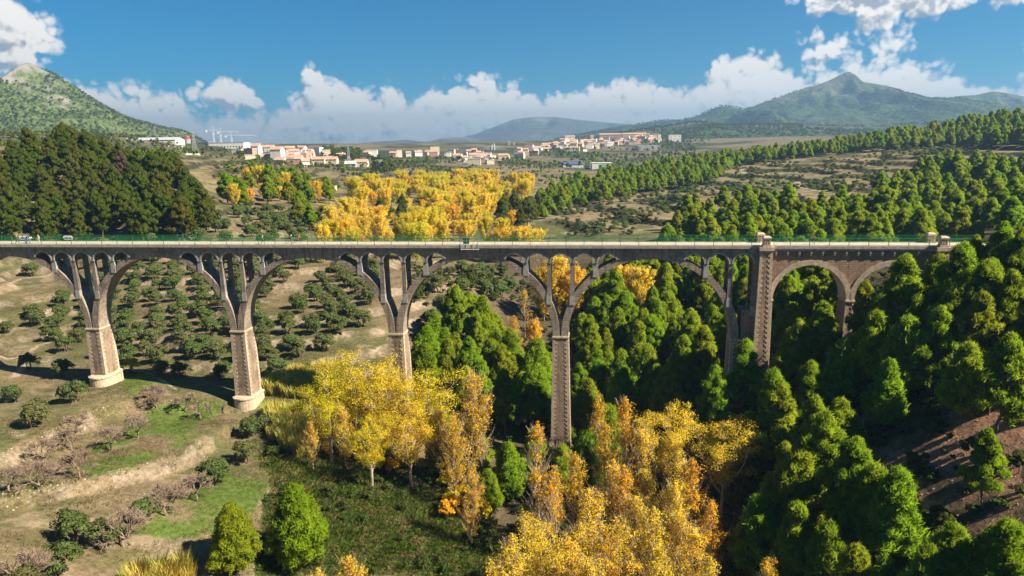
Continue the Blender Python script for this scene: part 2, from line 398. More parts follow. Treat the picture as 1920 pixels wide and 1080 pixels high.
def raw_h(x, y):
    h = base_h(x, y)
    r = np.hypot(x, y)
    n = fbm(x, y, 34, 4, 11)-0.5
    h = h + n*np.clip(r/120, 0.5, 2.2)*1.7 + (fbm(x, y, 7, 3, 21)-0.5)*0.5
    # farmed terraces: level benches with short steep banks
    az = np.arctan2(x, y)
    bri_y = BY0-BK*x
    wl = sstep(y, bri_y+4, bri_y+14)*(1-sstep(az, -0.09, -0.04))*(1-sstep(r, 330, 420))
    wr = sstep(az, 0.02, 0.10)*sstep(r, 290, 330)*(1-sstep(r, 620, 680))
    wf = (1-sstep(az, -0.1, 0.0))*sstep(r, 400, 480)*(1-sstep(r, 1100, 1300))
    st = np.where(wr > 0.01, 3.4, np.where(wf > wl, 4.0, 2.3))
    w = np.maximum(np.maximum(wl, wr), wf)
    k = h/st + (fbm(x, y, 60, 2, 31)-0.5)*1.2
    fr = k-np.floor(k)
    hs = (np.floor(k)+0.18*fr+0.82*sstep(fr, 0.70, 0.97)-k)*st
    return h, hs*w*0.9, w*sstep(fr, 0.66, 0.74)*(1-sstep(fr, 0.93, 1.0)), w
def ground_h(x, y):
    x = np.asarray(x, float); y = np.asarray(y, float)
    h, hs, riser, w = raw_h(x, y)
    h = h+hs
    for pl, dz in BANKS:
        d = poly_dist(x, y, pl) + (fbm(x, y, 5, 3, 41)-0.5)*1.6
        inb = np.abs(d) < 30
        s = (sstep(d, -1.3, 1.3)-0.5)*-2*dz
        h = h + np.where(inb, s*(1-sstep(np.abs(d), 4, 16)), 0)
    return h
def gz(x, y): return float(ground_h(np.array([x]), np.array([y]))[0])
_ts = np.exp(np.linspace(math.log(58), math.log(2600), 420))
def hit(px, py, h=0.0):
    """ground place whose point h metres above the ground shows at this pixel"""
    d = ray(px, py); X = d[0]/d[1]*_ts; Z = CZ+d[2]/d[1]*_ts
    g = ground_h(X, _ts)+h-Z
    i = int(np.argmax(g > 0))
    if i == 0: i = 1 if g[0] > 0 else len(_ts)-1
    a = g[i-1]/(g[i-1]-g[i]+1e-9); Y = _ts[i-1]+(_ts[i]-_ts[i-1])*np.clip(a, 0, 1)
    x = d[0]/d[1]*Y
    return x, Y, gz(x, Y)
# ------------------------------------------------------------------ ground sheet
def build_ground():
    a_in = np.linspace(-0.86, 0.86, 860)
    ang = np.concatenate([np.linspace(-pi, -0.9, 60), a_in, np.linspace(0.9, pi, 60)])
    rr = [25.0]
    while rr[-1] < 26000:
        r = rr[-1]; st = 0.7 if 55 < r < 200 else (2.0 if r < 55 else max(0.7, (r-200)*0.012+0.7))
        rr.append(r+st)
    rr = np.array([0.5, 12] + rr)
    A, R_ = np.meshgrid(ang, rr, indexing='ij')
    X = np.sin(A)*R_; Y = np.cos(A)*R_
    Z = ground_h(X, Y)
    # nothing behind the camera but the plain valley side
    na, nr = X.shape
    idx = np.arange(na*nr).reshape(na, nr)
    f = np.stack([idx[:-1, :-1], idx[:-1, 1:], idx[1:, 1:], idx[1:, :-1]], -1).reshape(-1, 4)[:, ::-1]
    v = np.stack([X, Y, Z], -1).reshape(-1, 3)
    x, y, z = v.T
    h, hs, riser, w = raw_h(x, y)
    px, py = project(x, y, z)
    vis = y > 20
    n1 = fbm(x, y, 9, 4, 51); n2 = fbm(x, y, 40, 4, 61); n3 = fbm(x, y, 2.6, 3, 71)
    def lerp(c, d, t): return c*(1-t[:, None])+np.array(d)*t[:, None]
    c = np.tile(np.array([0.235, 0.175, 0.10]), (len(v), 1))           # dry soil and straw
    c = lerp(c, (0.17, 0.145, 0.065), sstep(n1, 0.42, 0.62))          # dry grass
    c = lerp(c, (0.10, 0.115, 0.038), sstep(n2+0.35*n3, 0.56, 0.76)*0.8)   # weeds
    c = lerp(c, (0.36, 0.27, 0.185), sstep(n1*0.6+n3*0.5, 0.62, 0.78)*0.7)    # bare pale soil
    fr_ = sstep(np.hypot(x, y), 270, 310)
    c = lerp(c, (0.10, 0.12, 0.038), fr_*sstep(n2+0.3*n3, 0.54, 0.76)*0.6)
    c = lerp(c, (0.050, 0.048, 0.024), riser*fr_*0.97)  # far terrace risers: shadow lines and bushes put into the soil colour
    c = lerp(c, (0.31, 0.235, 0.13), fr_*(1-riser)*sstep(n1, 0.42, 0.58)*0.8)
    ban = riser*(1-fr_)
    for pl, dz in BANKS:
        d = poly_dist(x, y, pl)+(fbm(x, y, 5, 3, 41)-0.5)*2.2
        ban = np.maximum(ban, (1-sstep(np.abs(d), 0.4, 1.5))*(y < 118))
    c = lerp(c, (0.40, 0.31, 0.225), ban*sstep(n3, 0.30, 0.62)*0.8)
    c = lerp(c, (0.12, 0.095, 0.05), ban*sstep(n1, 0.55, 0.68)*0.7)
    def area(key, soft=1.0):
        m = np.zeros(len(v))
        jx = (fbm(x, y, 6, 3, 81)-0.5)*26; jy = (fbm(x, y, 6, 3, 91)-0.5)*18
        for pl in AREA[key]: m = np.maximum(m, (in_poly(px+jx, py+jy, pl) & vis).astype(float))
        return m
    g = area('grass')
    c = lerp(c, (0.105, 0.165, 0.026), g*(1-ban)*sstep(n1+0.5*n3, 0.42, 0.74)*0.9)
    c = lerp(c, (0.05, 0.085, 0.016), area('meadow')*(0.7+0.3*sstep(n3, 0.35, 0.6)))
    # under the trees of the valley and the right bank: needles and dark soil
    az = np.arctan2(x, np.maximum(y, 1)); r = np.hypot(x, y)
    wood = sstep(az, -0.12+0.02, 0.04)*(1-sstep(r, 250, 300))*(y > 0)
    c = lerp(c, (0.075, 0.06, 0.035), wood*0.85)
    red = area('red')
    c = lerp(c, (0.46, 0.255, 0.155), red*sstep(n1+n3*0.5, 0.48, 0.74))
    # paths
    for pts, zz, wd in PATHS:
        pl = []
        for q in pts:
            hx, hy, hz = hit(*q); pl.append((hx, hy))
        d = np.abs(poly_dist(x, y, pl))+(n3-0.5)*0.8
        c = lerp(c, (0.44, 0.35, 0.25), (1-sstep(d, wd*0.6, wd))*0.95)
    # far country: fields, scrub, woods
    fr = sstep(r, 600, 1100)
    c2 = np.tile(np.array([0.20, 0.16, 0.095]), (len(v), 1))
    m1 = fbm(x, y, 130, 4, 101); m2 = fbm(x, y, 420, 4, 111)
    c2 = lerp(c2, (0.05, 0.062, 0.024), sstep(m1, 0.46, 0.58)*0.9)
    c2 = lerp(c2, (0.04, 0.06, 0.025), sstep(m2, 0.5, 0.6)*0.8)
    c = c*(1-fr[:, None])+c2*fr[:, None]
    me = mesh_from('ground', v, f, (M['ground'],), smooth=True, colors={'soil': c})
    o = link('ground', me, kind='structure')
    return o
PATHS = [([(30, 705), (42, 690), (40, 668), (70, 648), (100, 640)], 0, 0.9), ([(0, 668), (25, 672), (42, 668)], 0, 0.6), ([(0, 528), (40, 522), (100, 512)], 0, 0.9),
         ([(1388, 312), (1400, 326), (1460, 326), (1500, 322)], 0, 2.4), ([(1495, 340), (1500, 352), (1560, 362), (1600, 362)], 0, 2.2), ([(1500, 285), (1600, 280), (1740, 272), (1860, 262)], 0, 3.6), ([(230, 690), (290, 706), (330, 730)], 0, .4)]
def ground_mat():
    m, t, out = new_mat('soil_and_grass')
    at_ = t.add('ShaderNodeAttribute', attribute_name='soil')
    tc = t.add('ShaderNodeTexCoord').outputs['Object']
    n = t.noise(tc, 1.3, 6, 0.68); n2 = t.noise(tc, 0.16, 5, 0.6); n3 = t.noise(tc, 6.0, 3, 0.6)
    k = t.math('ADD', t.math('MULTIPLY', n, 0.9), t.math('ADD', t.math('MULTIPLY', n2, 0.5), t.math('MULTIPLY', n3, 0.4)))
    k = t.smooth(k, 0.55, 1.25)
    k = t.math('MULTIPLY_ADD', k, 0.72, 0.28)
    c = t.mix(1.0, at_.outputs[0], t.comb(k, k, k), 'MULTIPLY')
    pbr(t, out, c, 0.95, n, 0.8, 0.35, 0.1)
    return m
M['ground'] = ground_mat()
ground = build_ground()

# ------------------------------------------------------------------ mountains
def mountain_mat(name, green, rock, rockmix, scale):
    m, t, out = new_mat(name)
    tc = t.add('ShaderNodeTexCoord').outputs['Object']
    n = t.noise(tc, scale, 7, 0.62); n2 = t.noise(tc, scale*6, 5, 0.65); n3 = t.noise(tc, scale*26, 3, 0.6)
    k = t.math('ADD', t.math('MULTIPLY', n, 0.75), t.math('MULTIPLY', n2, 0.45))
    at_ = t.add('ShaderNodeAttribute', attribute_name='rocky')
    k = t.math('ADD', k, t.math('MULTIPLY', at_.outputs['Fac'], 0.17))
    g = t.mix(t.smooth(n3, 0.35, 0.65), tuple(x*0.55 for x in green), tuple(x*1.5 for x in green))
    c = t.mix(t.math('MULTIPLY', t.smooth(k, 0.64, 0.80), rockmix), g, rock)
    pbr(t, out, c, 0.95, t.math('ADD', n2, t.math('MULTIPLY', n3, 0.5)), 0.9, 20.0*0.002/scale, 0.05)
    return m
def ridge(name, sky_px, Y, depth, mat, rough=0.12, fs=300.0, seed=1, foot=58.0, xpad=0, nx=360, ny=110, front=0.7, rocks=None):
    pts = [at(px, py, Y) for px, py in sky_px]
    xs = np.array([p[0] for p in pts]); zs = np.array([p[2] for p in pts])
    X0 = np.linspace(xs[0], xs[-1], nx); T = np.linspace(-1, 1, ny)
    gx, gt = np.meshgrid(X0, T, indexing='ij')
    crest = np.interp(gx, xs, zs)
    yy = Y + gt*depth
    # spurs and gullies running down from the crest
    sp = fbm(gx, yy, fs, 5, seed)-0.5; rd = 1-np.abs(2*fbm(gx+sp*fs*0.6, yy*0.45, fs*0.8, 5, seed+9)-1)*1.6
    fall = (1-np.abs(gt))**front
    fall = np.where(gt < 0, fall, 1-gt**1.5)
    e = sstep(np.abs(gt), 0.0, 0.22)
    z = foot-15 + (crest-foot+15)*np.clip(fall*(1+e*(sp*0.5)) - e*(1-np.abs(gt))*(rd-0.5)*rough*2.2, 0, 1.3)
    z = np.where(np.abs(gt) < 0.02, np.maximum(z, crest*0.995), z)
    z += (fbm(gx, yy, fs*0.12, 4, seed+20)-0.5)*rough*fs*0.35*(1-np.abs(gt))*sstep(np.abs(gt), 0.0, 0.12)
    zc_ = CZ+(np.interp(gx*Y/(Y+gt*depth), xs, zs)-CZ)*(Y+gt*depth)/Y          # nothing behind or before the crest line rises over it
    z = np.where(gt > 0.02, np.minimum(np.minimum(z, crest-(gt*depth)*0.12), zc_), np.minimum(z, zc_-np.abs(gt)*20*(crest.max()-foot)/400))
    v = np.stack([gx, yy, z], -1).reshape(-1, 3)
    idx = np.arange(nx*ny).reshape(nx, ny)
    f = np.stack([idx[:-1, :-1], idx[1:, :-1], idx[1:, 1:], idx[:-1, 1:]], -1).reshape(-1, 4)
    rock = sstep((z-foot)/(crest.max()-foot), 0.45, 0.95).reshape(-1, 1)
    if rocks is not None: rock = rocks(v[:, 0], v[:, 1], v[:, 2], rock[:, 0]).reshape(-1, 1)
    me = mesh_from(name, v, f, (mat,), smooth=True, colors={'rocky': np.repeat(rock, 3, 1)})
    return link(name, me, kind='structure')
M['mtn_left'] = mountain_mat('scrub_mountain', (0.075, 0.098, 0.026), (0.235, 0.215, 0.19), 0.9, 0.004)
M['mtn_right'] = mountain_mat('wooded_mountain', (0.040, 0.062, 0.022), (0.26, 0.22, 0.175), 0.35, 0.0022)
M['mtn_far'] = mountain_mat('far_mountain', (0.06, 0.065, 0.05), (0.22, 0.20, 0.18), 0.5, 0.0012)
ridge('mountain', [(-560, 270), (-300, 236), (-150, 192), (-60, 172), (0, 146), (16, 136), (32, 125), (46, 118), (56, 117), (66, 122), (80, 131), (98, 140), (118, 150), (150, 172), (190, 198), (235, 222), (300, 240), (345, 247), (372, 262), (400, 276)], 2100, 900, M['mtn_left'], 0.34, 260, 3, 62, nx=420, ny=150, front=0.62)
ridge('mountain', [(1040, 262), (1120, 246), (1180, 236), (1230, 228), (1300, 222), (1330, 207), (1352, 199), (1372, 200), (1395, 206), (1430, 193), (1480, 176), (1520, 163), (1552, 152), (1570, 143), (1583, 136), (1592, 134), (1604, 140), (1618, 153), (1640, 157), (1665, 161), (1700, 173), (1740, 183), (1780, 184), (1800, 180), (1830, 178), (1862, 171), (1885, 174), (1920, 181), (2000, 178), (2150, 190), (2350, 240)], 4400, 1500, M['mtn_right'], 0.26, 520, 13, 60, nx=480, ny=130, front=0.75)
ridge('hill', [(1080, 268), (1150, 252), (1230, 240), (1300, 229), (1360, 236), (1430, 232), (1500, 236), (1620, 238), (1800, 230), (1950, 225), (2200, 240)], 2600, 700, M['mtn_right'], 0.14, 260, 43, 58, nx=300, ny=70)
ridge('mountain', [(760, 276), (830, 265), (890, 252), (930, 236), (965, 223), (1000, 219), (1040, 219), (1080, 224), (1130, 229), (1180, 233), (1260, 240), (1400, 250), (1600, 262)], 8200, 1700, M['mtn_far'], 0.14, 900, 23, 60, nx=300, ny=90)
ridge('hill', [(480, 280), (600, 275), (680, 268), (760, 262), (800, 266), (840, 256), (880, 258), (930, 262), (1000, 270), (1060, 276)], 6000, 1000, M['mtn_far'], 0.14, 700, 33, 60, nx=260, ny=70)

# ------------------------------------------------------------------ haze
def build_haze():
    mb = MB(); mb.box(-9000, 9000, -200, 10500, -80, 498)
    m, t, out = new_mat('haze')
    v = t.add('ShaderNodeVolumePrincipled')
    v.inputs['Color'].default_value = (0.25, 0.44, 0.67, 1); v.inputs['Density'].default_value = HAZE_DENSITY
    v.inputs['Anisotropy'].default_value = 0.2
    t.l.new(v.outputs[0], out.inputs['Volume'])
    o = link('haze', mb.mesh('haze', (m,)), kind='stuff'); o.display_type = 'WIRE'
HAZE_DENSITY = 0.00015
build_haze()
# ------------------------------------------------------------------ viaduct
def build_viaduct():
    V = thing('viaduct', 'tall railway viaduct of five wide concrete arches and two masonry arches crossing the valley', 'viaduct', (0, BY0, 0), BROT)
    uA, uB, uC, uD = (bu(173, 617), bu(445, 621), bu(742, 625), bu(1051, 631))
    uE = bu(1386, 640); uZ = uA-31.2
    piers = [uZ, uA, uB, uC, uD, uE]
    zs = 26.45                    # springing level
    zt, zb = 43.6, 43.15          # deck slab
    W = 4.0                       # depth of the structure
    uT0, uT1 = bu(1424.5), bu(1447)
    c6, c7 = bu(1519, 530), bu(1675, 530)
    uN0, uN1 = bu(1755), bu(1776)
    uEnd = bu(1815)
    half = lambda i: (piers[i+1]-piers[i])/2
    # arches
    for i in range(5):
        uc = (piers[i]+piers[i+1])/2; hs = half(i)
        ai, bi, ae, be = hs-1.45, 14.7, hs-0.12, 15.65
        n = 44; v = []; f = []
        ths = np.linspace(0, pi, n+1)
        for th in ths:
            for (a, b) in ((ai, bi), (ae, be)):
                for y in (0.12, W-0.12):
                    v.append((uc-a*cos(th), y, zs+b*sin(th)))
        for k in range(n):
            o = 4*k; p = o+4
            f += [(o, p, p+2, o+2), (o+1, o+3, p+3, p+1), (o, o+1, p+1, p), (o+2, p+2, p+3, o+3)]
        f += [(0, 2, 3, 1), (4*n, 4*n+1, 4*n+3, 4*n+2)]
        link('arch', mesh_from('arch', np.array(v), f, (M['arch'],)), V)
    ext = lambda i, u: zs+15.65*np.sqrt(np.maximum(0, 1-((u-(piers[i]+piers[i+1])/2)/(half(i)-0.12))**2))
    def extrados(u):
        z = np.full(np.shape(u), -1e3)
        for i in range(5):
            m = (u > piers[i]) & (u < piers[i+1]); z = np.where(m, ext(i, u), z)
        return z
    sp_, rs, z0 = 4.26, 1.76, 40.35
    # spandrel walls with the small arches cut through, one per pier
    ring_me = None
    for j in range(6):
        lo = (piers[j-1]+piers[j])/2 if j else piers[0]-4
        hi = (piers[j]+piers[j+1])/2 if j < 5 else uT0+0.05
        cs = [piers[j]+sp_*k for k in range(-2, 3)] if j < 5 else [piers[j]+sp_*k for k in (-2, -1, 0)]
        if j == 0: cs = [c for c in cs if c > piers[0]-4+rs]
        us = set(np.linspace(lo, hi, 40))
        for c in cs:
            us |= set(c-rs*np.cos(np.linspace(0, pi, 19))); us |= {c-rs-1e-3, c+rs+1e-3}
        us = np.array(sorted(u for u in us if lo <= u <= hi))
        low = np.maximum(extrados(us)-0.05, z0)
        if j == 5: low = np.where(us > piers[5]-0.1, z0, low)
        for c in cs:
            m = np.abs(us-c) <= rs+1e-6
            low = np.where(m, np.maximum(low, z0+np.sqrt(np.maximum(0, rs**2-(us-c)**2))), low)
        v = []; f = []
        for u, l in zip(us, low): v += [(u, 0.0, zb), (u, 0.0, l), (u, W, zb), (u, W, l)]
        for k in range(len(us)-1):
            o = 4*k; p = o+4
            f += [(o, o+1, p+1, p), (o+2, p+2, p+3, o+3), (o+1, o+3, p+3, p+1), (o, p, p+2, o+2)]
        f += [(0, 2, 3, 1), (4*len(us)-4, 4*len(us)-3, 4*len(us)-1, 4*len(us)-2)]
        link('spandrel_wall', mesh_from('spandrel_wall', np.array(v), f, (M['concrete'],)), V)
        for c in cs:
            e = extrados(np.array([c-rs, c+rs]))
            # pale moulded ring round the small arch, stopped where the big arch rises past it
            pts = []
            for th in np.linspace(0, pi, 25):
                pu = c-rs*cos(th); pz = z0+rs*sin(th)
                if pz > extrados(np.array([pu]))[0]-0.1 or (j == 5 and pu > piers[5]): pts.append((th))
            if len(pts) < 4: continue
            v = []; f = []
            for th in pts:
                for r in (rs-0.02, rs+0.27):
                    for y in (-0.07, 0.1): v.append((c-r*cos(th), y, z0+r*sin(th)))
            for k in range(len(pts)-1):
                o = 4*k; p = o+4
                f += [(o, p, p+2, o+2), (o+2, p+2, p+3, o+3), (o, o+1, p+1, p)]
            f += [(0, 2, 3, 1), (4*len(pts)-4, 4*len(pts)-3, 4*len(pts)-1, 4*len(pts)-2)]
            link('arch_ring', mesh_from('arch_ring', np.array(v), f, (M['trim'],)), V)
        # columns, two deep, with pedestals and cross beams
        cols = [piers[j]+sp_*(k+0.5) for k in (-2, -1, 0, 1)] if j < 5 else [piers[j]-1.5*sp_, piers[j]-0.5*sp_, piers[j]+0.5*sp_]
        if j == 0: cols = cols[2:]
        for u in cols:
            eb = extrados(np.array([u-0.45, u+0.45]))
            zbot = float(eb.min()) if eb.min() > 0 else 31.2
            if j == 5 and u > piers[5]: zbot = 31.6
            for y0 in (0.06, W-0.86):
                mb = MB()
                if z0-zbot > 2.2:
                    mb.frustum((u-0.40, u+0.40, y0, y0+0.8), (u-0.36, u+0.36, y0+0.03, y0+0.77), zbot+1.0, z0-0.12)
                link_top = z0
                mb.box(u-0.46, u+0.46, y0-0.05, y0+0.85, z0-0.12, z0+0.06)
                if z0-zbot > 2.2: link('column', mb.mesh('column', (M['concrete'],)), V)
                pb = MB(); zz = zbot+1.0 if z0-zbot > 2.2 else z0-0.12
                pb.frustum((u-0.49, u+0.49, y0-0.04, y0+0.88), (u-0.43, u+0.43, y0-0.02, y0+0.83), zbot-0.7, zz)
                link('pedestal', pb.mesh('pedestal', (M['trim'],)), V)
            for zz in (38.6, 36.2, 33.9):
                if zz-zbot > 2.0:
                    mb = MB(); mb.box(u-0.22, u+0.22, 0.84, W-0.84, zz-0.3, zz)
                    link('cross_beam', mb.mesh('cross_beam', (M['concrete'],)), V)
    # haunch fill in the V over each pier
    for j in range(1, 5):
        mb = MB(); u = piers[j]
        mb.frustum((u-0.9, u+0.9, 0.5, W-0.5), (u-0.35, u+0.35, 0.5, W-0.5), zs+0.3, zs+0.35)
        zc = 29.6; w = 0.9
        mb.box(u-w, u+w, 0.45, W-0.45, zs+0.36, zc)
        link('haunch', mb.mesh('haunch', (M['concrete'],)), V)
    # piers
    for j in range(0, 6):
        u = piers[j]; p = bpt(u, 2, 0); g = gz(p[0], p[1])
        mb = MB(); q = MB()
        last = j == 5
        wt, wb = 1.45, 1.45+(zs-g)*0.018
        dt, db = 0.0, -(zs-g)*0.014
        base = g+2.4
        lerpw = lambda z: (wt+(wb-wt)*(zs-z)/(zs-g), dt+(db-dt)*(zs-z)/(zs-g))
        w1, d1 = lerpw(base)
        mb.frustum((u-w1, u+w1, d1, W-d1), (u-wt, u+wt, dt, W-dt), base-1.5, zs-0.32)
        # a long shallow sunk panel reads as the darker strip down the middle
        PO = link('pier', mb.mesh('pier', (M['pier'],)), V)
        cap = MB(); cap.box(u-wt-0.14, u+wt+0.14, dt-0.14, W-dt+0.14, zs-0.32, zs-0.06); cap.box(u-wt-0.04, u+wt+0.04, -0.04, W+0.04, zs-0.06, zs+0.05)
        link('pier_cap', cap.mesh('pier_cap', (M['quoin'],)), PO)
        # toothed dressed corner stones
        z = base; k = 0
        while z < zs-0.75:
            h = 0.42; w, d = lerpw(z+h/2); L = 0.78 if k % 2 else 0.48; S = 0.48 if k % 2 else 0.78
            pr = 0.035
            for sx in (-1, 1):
                xo, xi = u+sx*(w+pr), u+sx*(w-L)
                for front in (True, False):
                    yo = d-pr if front else W-d+pr; yi = yo+(0.12 if front else -0.12)
                    q.box(min(xo, xi), max(xo, xi), min(yo, yi), max(yo, yi), z, z+h-0.02)
                    yS = yo+(S if front else -S); xq = u+sx*(w-0.1)
                    q.box(min(xo, xq), max(xo, xq), min(yi, yS), max(yi, yS), z, z+h-0.02)
            z += h; k += 1
        link('quoin', q.mesh('quoin', (M['quoin'],)), PO, kind='stuff')
        if j < 5:
            # plinth with round ends
            b = MB(); n = 12
            def ring(zz, grow):
                w = w1+0.45+grow; out = []
                for k in range(n+1):
                    an = pi+pi*k/n; out.append((u+w*cos(an), d1+0.35+0.82*w*sin(an), zz))
                for k in range(n+1):
                    an = pi*k/n; out.append((u+w*cos(an), W-d1-0.35+0.82*w*sin(an), zz))
                return out
            lev = [(g-4, 0.15), (base-0.55, 0.0), (base-0.5, 0.16), (base-0.22, 0.16), (base-0.18, 0.0), (base, -0.35)]
            vs = []; m = 2*(n+1)
            for zz, gr in lev: vs += ring(zz, gr)
            fs = []
            for a in range(len(lev)-1):
                for k in range(m): fs.append((a*m+k, a*m+(k+1) % m, (a+1)*m+(k+1) % m, (a+1)*m+k))
            fs.append(tuple(range((len(lev)-1)*m, len(lev)*m)))
            b.add(vs, fs); link('plinth', b.mesh('plinth', (M['quoin'],)), PO)
    # block between the last pier and the tower
    mb = MB(); p = bpt(uE+1, 2, 0); g = gz(p[0], p[1])-3
    mb.box(uE+0.2, uT0+0.3, 0.5, W-0.5, g, 31.6); mb.box(uE+0.1, uT0+0.02, 0.3, W-0.3, 31.602, 31.9)
    link('block', mb.mesh('block', (M['brickwall'],)), V)
    # deck
    d = MB(); d.box(-122, uEnd+4, -0.42, W+0.42, zb+0.002, zt)
    link('deck', d.mesh('deck', (M['slab'],)), V)
    s = MB(); s.box(-122, uEnd+4, -0.22, W+0.22, zt+0.004, zt+0.05)
    link('walkway', s.mesh('walkway', (M['deck'],)), V)
    for y in (-0.42, W+0.2):
        s = MB(); s.box(-122, uEnd+4, y, y+0.2, zt+0.003, zt+0.16); link('kerb', s.mesh('kerb', (M['deck'],)), V)
    # tower (big pilaster) between concrete and masonry spans, and the end pilaster
    for (a, b_, zlow, nm) in ((uT0, uT1, None, 'tower'), (uN0, uN1, None, 'end_pilaster')):
        uc = (a+b_)/2; p = bpt(uc, 2, 0); g = gz(p[0], p[1])-2.5; w = (b_-a)/2; grow = (zb-g)*0.016
        mb = MB(); mb.frustum((uc-w-grow, uc+w+grow, -0.75-grow, W+0.75+grow), (uc-w, uc+w, -0.75, W+0.75), g, zb-0.25)
        PO = link(nm, mb.mesh(nm, (M['brickwall'],)), V)
        q = MB(); z = g; k = 0
        while z < zb-0.8:
            h = 0.45; t_ = (zb-z-h/2)/(zb-g); ww = w+grow*t_; yf = -0.75-grow*t_
            L = 0.72 if k % 2 else 0.42
            for sx in (-1, 1):
                xo, xi = uc+sx*(ww+0.04), uc+sx*(ww-L)
                q.box(min(xo, xi), max(xo, xi), yf-0.05, yf+0.1, z, z+h-0.02)
                S = 0.42 if k % 2 else 0.72; xq = uc+sx*(ww-0.1)
                q.box(min(xo, xq), max(xo, xq), yf+0.102, yf+S, z, z+h-0.02)
                q.box(min(xo, xq), max(xo, xq), W-yf-S, W-yf-0.1, z, z+h-0.02)
            z += h; k += 1
        link('quoin', q.mesh('quoin', (M['quoin'],)), PO, kind='stuff')
        c = MB(); c.box(uc-w-0.25, uc+w+0.25, -1.05, W+1.05, zb-0.25, zt-0.05); c.box(uc-w-0.1, uc+w+0.1, -0.85, W+0.85, zb-0.55, zb-0.252)
        link('cornice', c.mesh('cornice', (M['quoin'],)), PO)
        for y0 in (-0.95, W-0.35):
            pl = MB(); uu = uc
            pl.box(uu-0.70, uu+0.70, y0, y0+1.3, zt-0.046, zt+0.3); pl.box(uu-0.58, uu+0.58, y0+0.1, y0+1.2, zt+0.302, zt+1.35)
            pl.box(uu-0.72, uu+0.72, y0-0.02, y0+1.32, zt+1.352, zt+1.6); pl.frustum((uu-0.72, uu+0.72, y0-0.02, y0+1.32), (uu-0.5, uu+0.5, y0+0.25, y0+1.05), zt+1.602, zt+1.8)
            for k in (-1, 0, 1): pl.box(uu+k*0.38-0.1, uu+k*0.38+0.1, y0+0.06, y0+0.098, zt+0.5, zt+1.2)
            link('parapet_pier', pl.mesh('parapet_pier', (M['quoin'],)), PO)
    # masonry spans
    R6, z6 = 6.25, 34.0
    u0, u1 = uT1-0.02, uEnd+3.9
    us = set(np.linspace(u0, u1, 60))
    for c in (c6, c7): us |= set(c-R6*np.cos(np.linspace(0, pi, 33))) | {c-R6-1e-3, c+R6+1e-3}
    us = np.array(sorted(u for u in us if u0 <= u <= u1))
    low = []
    for u in us:
        x, y, _ = bpt(u, 2, 0); l = gz(x, y)-6
        for c in (c6, c7):
            if abs(u-c) <= R6+1e-6: l = z6+sqrt(max(0, R6*R6-(u-c)**2))
        if abs(u-(c6+c7)/2) < (c7-c6)/2-R6: l = z6
        if u < c6-R6: l = z6-8
        low.append(l)
    v = []; f = []
    for u, l in zip(us, low): v += [(u, 0.02, zb-0.3), (u, 0.02, l), (u, W-0.02, zb-0.3), (u, W-0.02, l)]
    for k in range(len(us)-1):
        o = 4*k; p = o+4
        f += [(o, o+1, p+1, p), (o+2, p+2, p+3, o+3), (o+1, o+3, p+3, p+1)]
    f += [(4*len(us)-4, 4*len(us)-3, 4*len(us)-1, 4*len(us)-2)]
    link('masonry_wall', mesh_from('masonry_wall', np.array(v), f, (M['brickwall'],)), V)
    for c in (c6, c7):
        v = []; f = []; n = 32
        for th in np.linspace(0, pi, n+1):
            for r in (R6-0.03, R6+0.88):
                for y in (-0.1, W+0.1): v.append((c-r*cos(th), y, z6+r*sin(th)))
        for k in range(n):
            o = 4*k; p = o+4
            f += [(o, p, p+2, o+2), (o+2, p+2, p+3, o+3), (o, o+1, p+1, p), (o+1, o+3, p+3, p+1)]
        link('masonry_arch', mesh_from('masonry_arch', np.array(v), f, (M['quoin'],)), V)
    # middle pier and side jambs with imposts
    for (a, b_) in ((c6+R6+0.02, c7-R6-0.02), (uT1-0.1, c6-R6), (c7+R6, uN0+0.1)):
        uc = (a+b_)/2; p = bpt(uc, 2, 0); g = gz(p[0], p[1])-2.5; w = (b_-a)/2
        mb = MB(); mb.frustum((uc-w-0.2, uc+w+0.2, -0.25, W+0.25), (uc-w, uc+w, 0.01, W-0.01), g, z6-0.3)
        PO = link('masonry_pier', mb.mesh('masonry_pier', (M['brickwall'],)), V)
        q = MB(); z = g; k = 0
        while z < z6-0.8:
            t_ = (z6-z)/(z6-g); ww = w+0.2*t_; yf = -0.26*t_; L = 0.5 if k % 2 else 0.3
            for sx in (-1, 1):
                xo, xi = uc+sx*(ww+0.03), uc+sx*(ww-min(L, w*0.7))
                q.box(min(xo, xi), max(xo, xi), yf-0.04, yf+0.4, z, z+0.43)
            z += 0.45; k += 1
        link('quoin', q.mesh('quoin', (M['quoin'],)), PO, kind='stuff')
        im = MB(); im.box(uc-w-0.16, uc+w+0.16, -0.22, W+0.22, z6-0.3, z6+0.02)
        link('impost', im.mesh('impost', (M['quoin'],)), PO)
    c = MB(); c.box(uT1+0.26, uN0-0.26, -0.34, W+0.34, zb-0.32, zb-0.002); c.box(uN1+0.26, u1+0.05, -0.34, W+0.34, zb-0.32, zb-0.002)
    link('cornice', c.mesh('cornice', (M['slab'],)), V)
    cb = MB(); cb.box(-0.16, 0.16, -0.3, 0.018, -0.85, -0.322); cb.box(-0.11, 0.11, -0.2, 0.018, -1.2, -0.852)
    cm = cb.mesh('corbel', (M['trim'],)); nseg = 14
    for k in range(nseg):
        uu = uT1+0.8+(uN0-uT1-1.6)*k/(nseg-1)
        link('corbel', cm, V, (uu, 0, zb))
    # steel inspection cage hung on the near edge
    S = thing('inspection_platform', 'small green steel inspection platform hung on the near edge of the deck at midspan', 'platform', tuple(bpt(bu(882), 0, 0)), BROT)
    fr = MB()
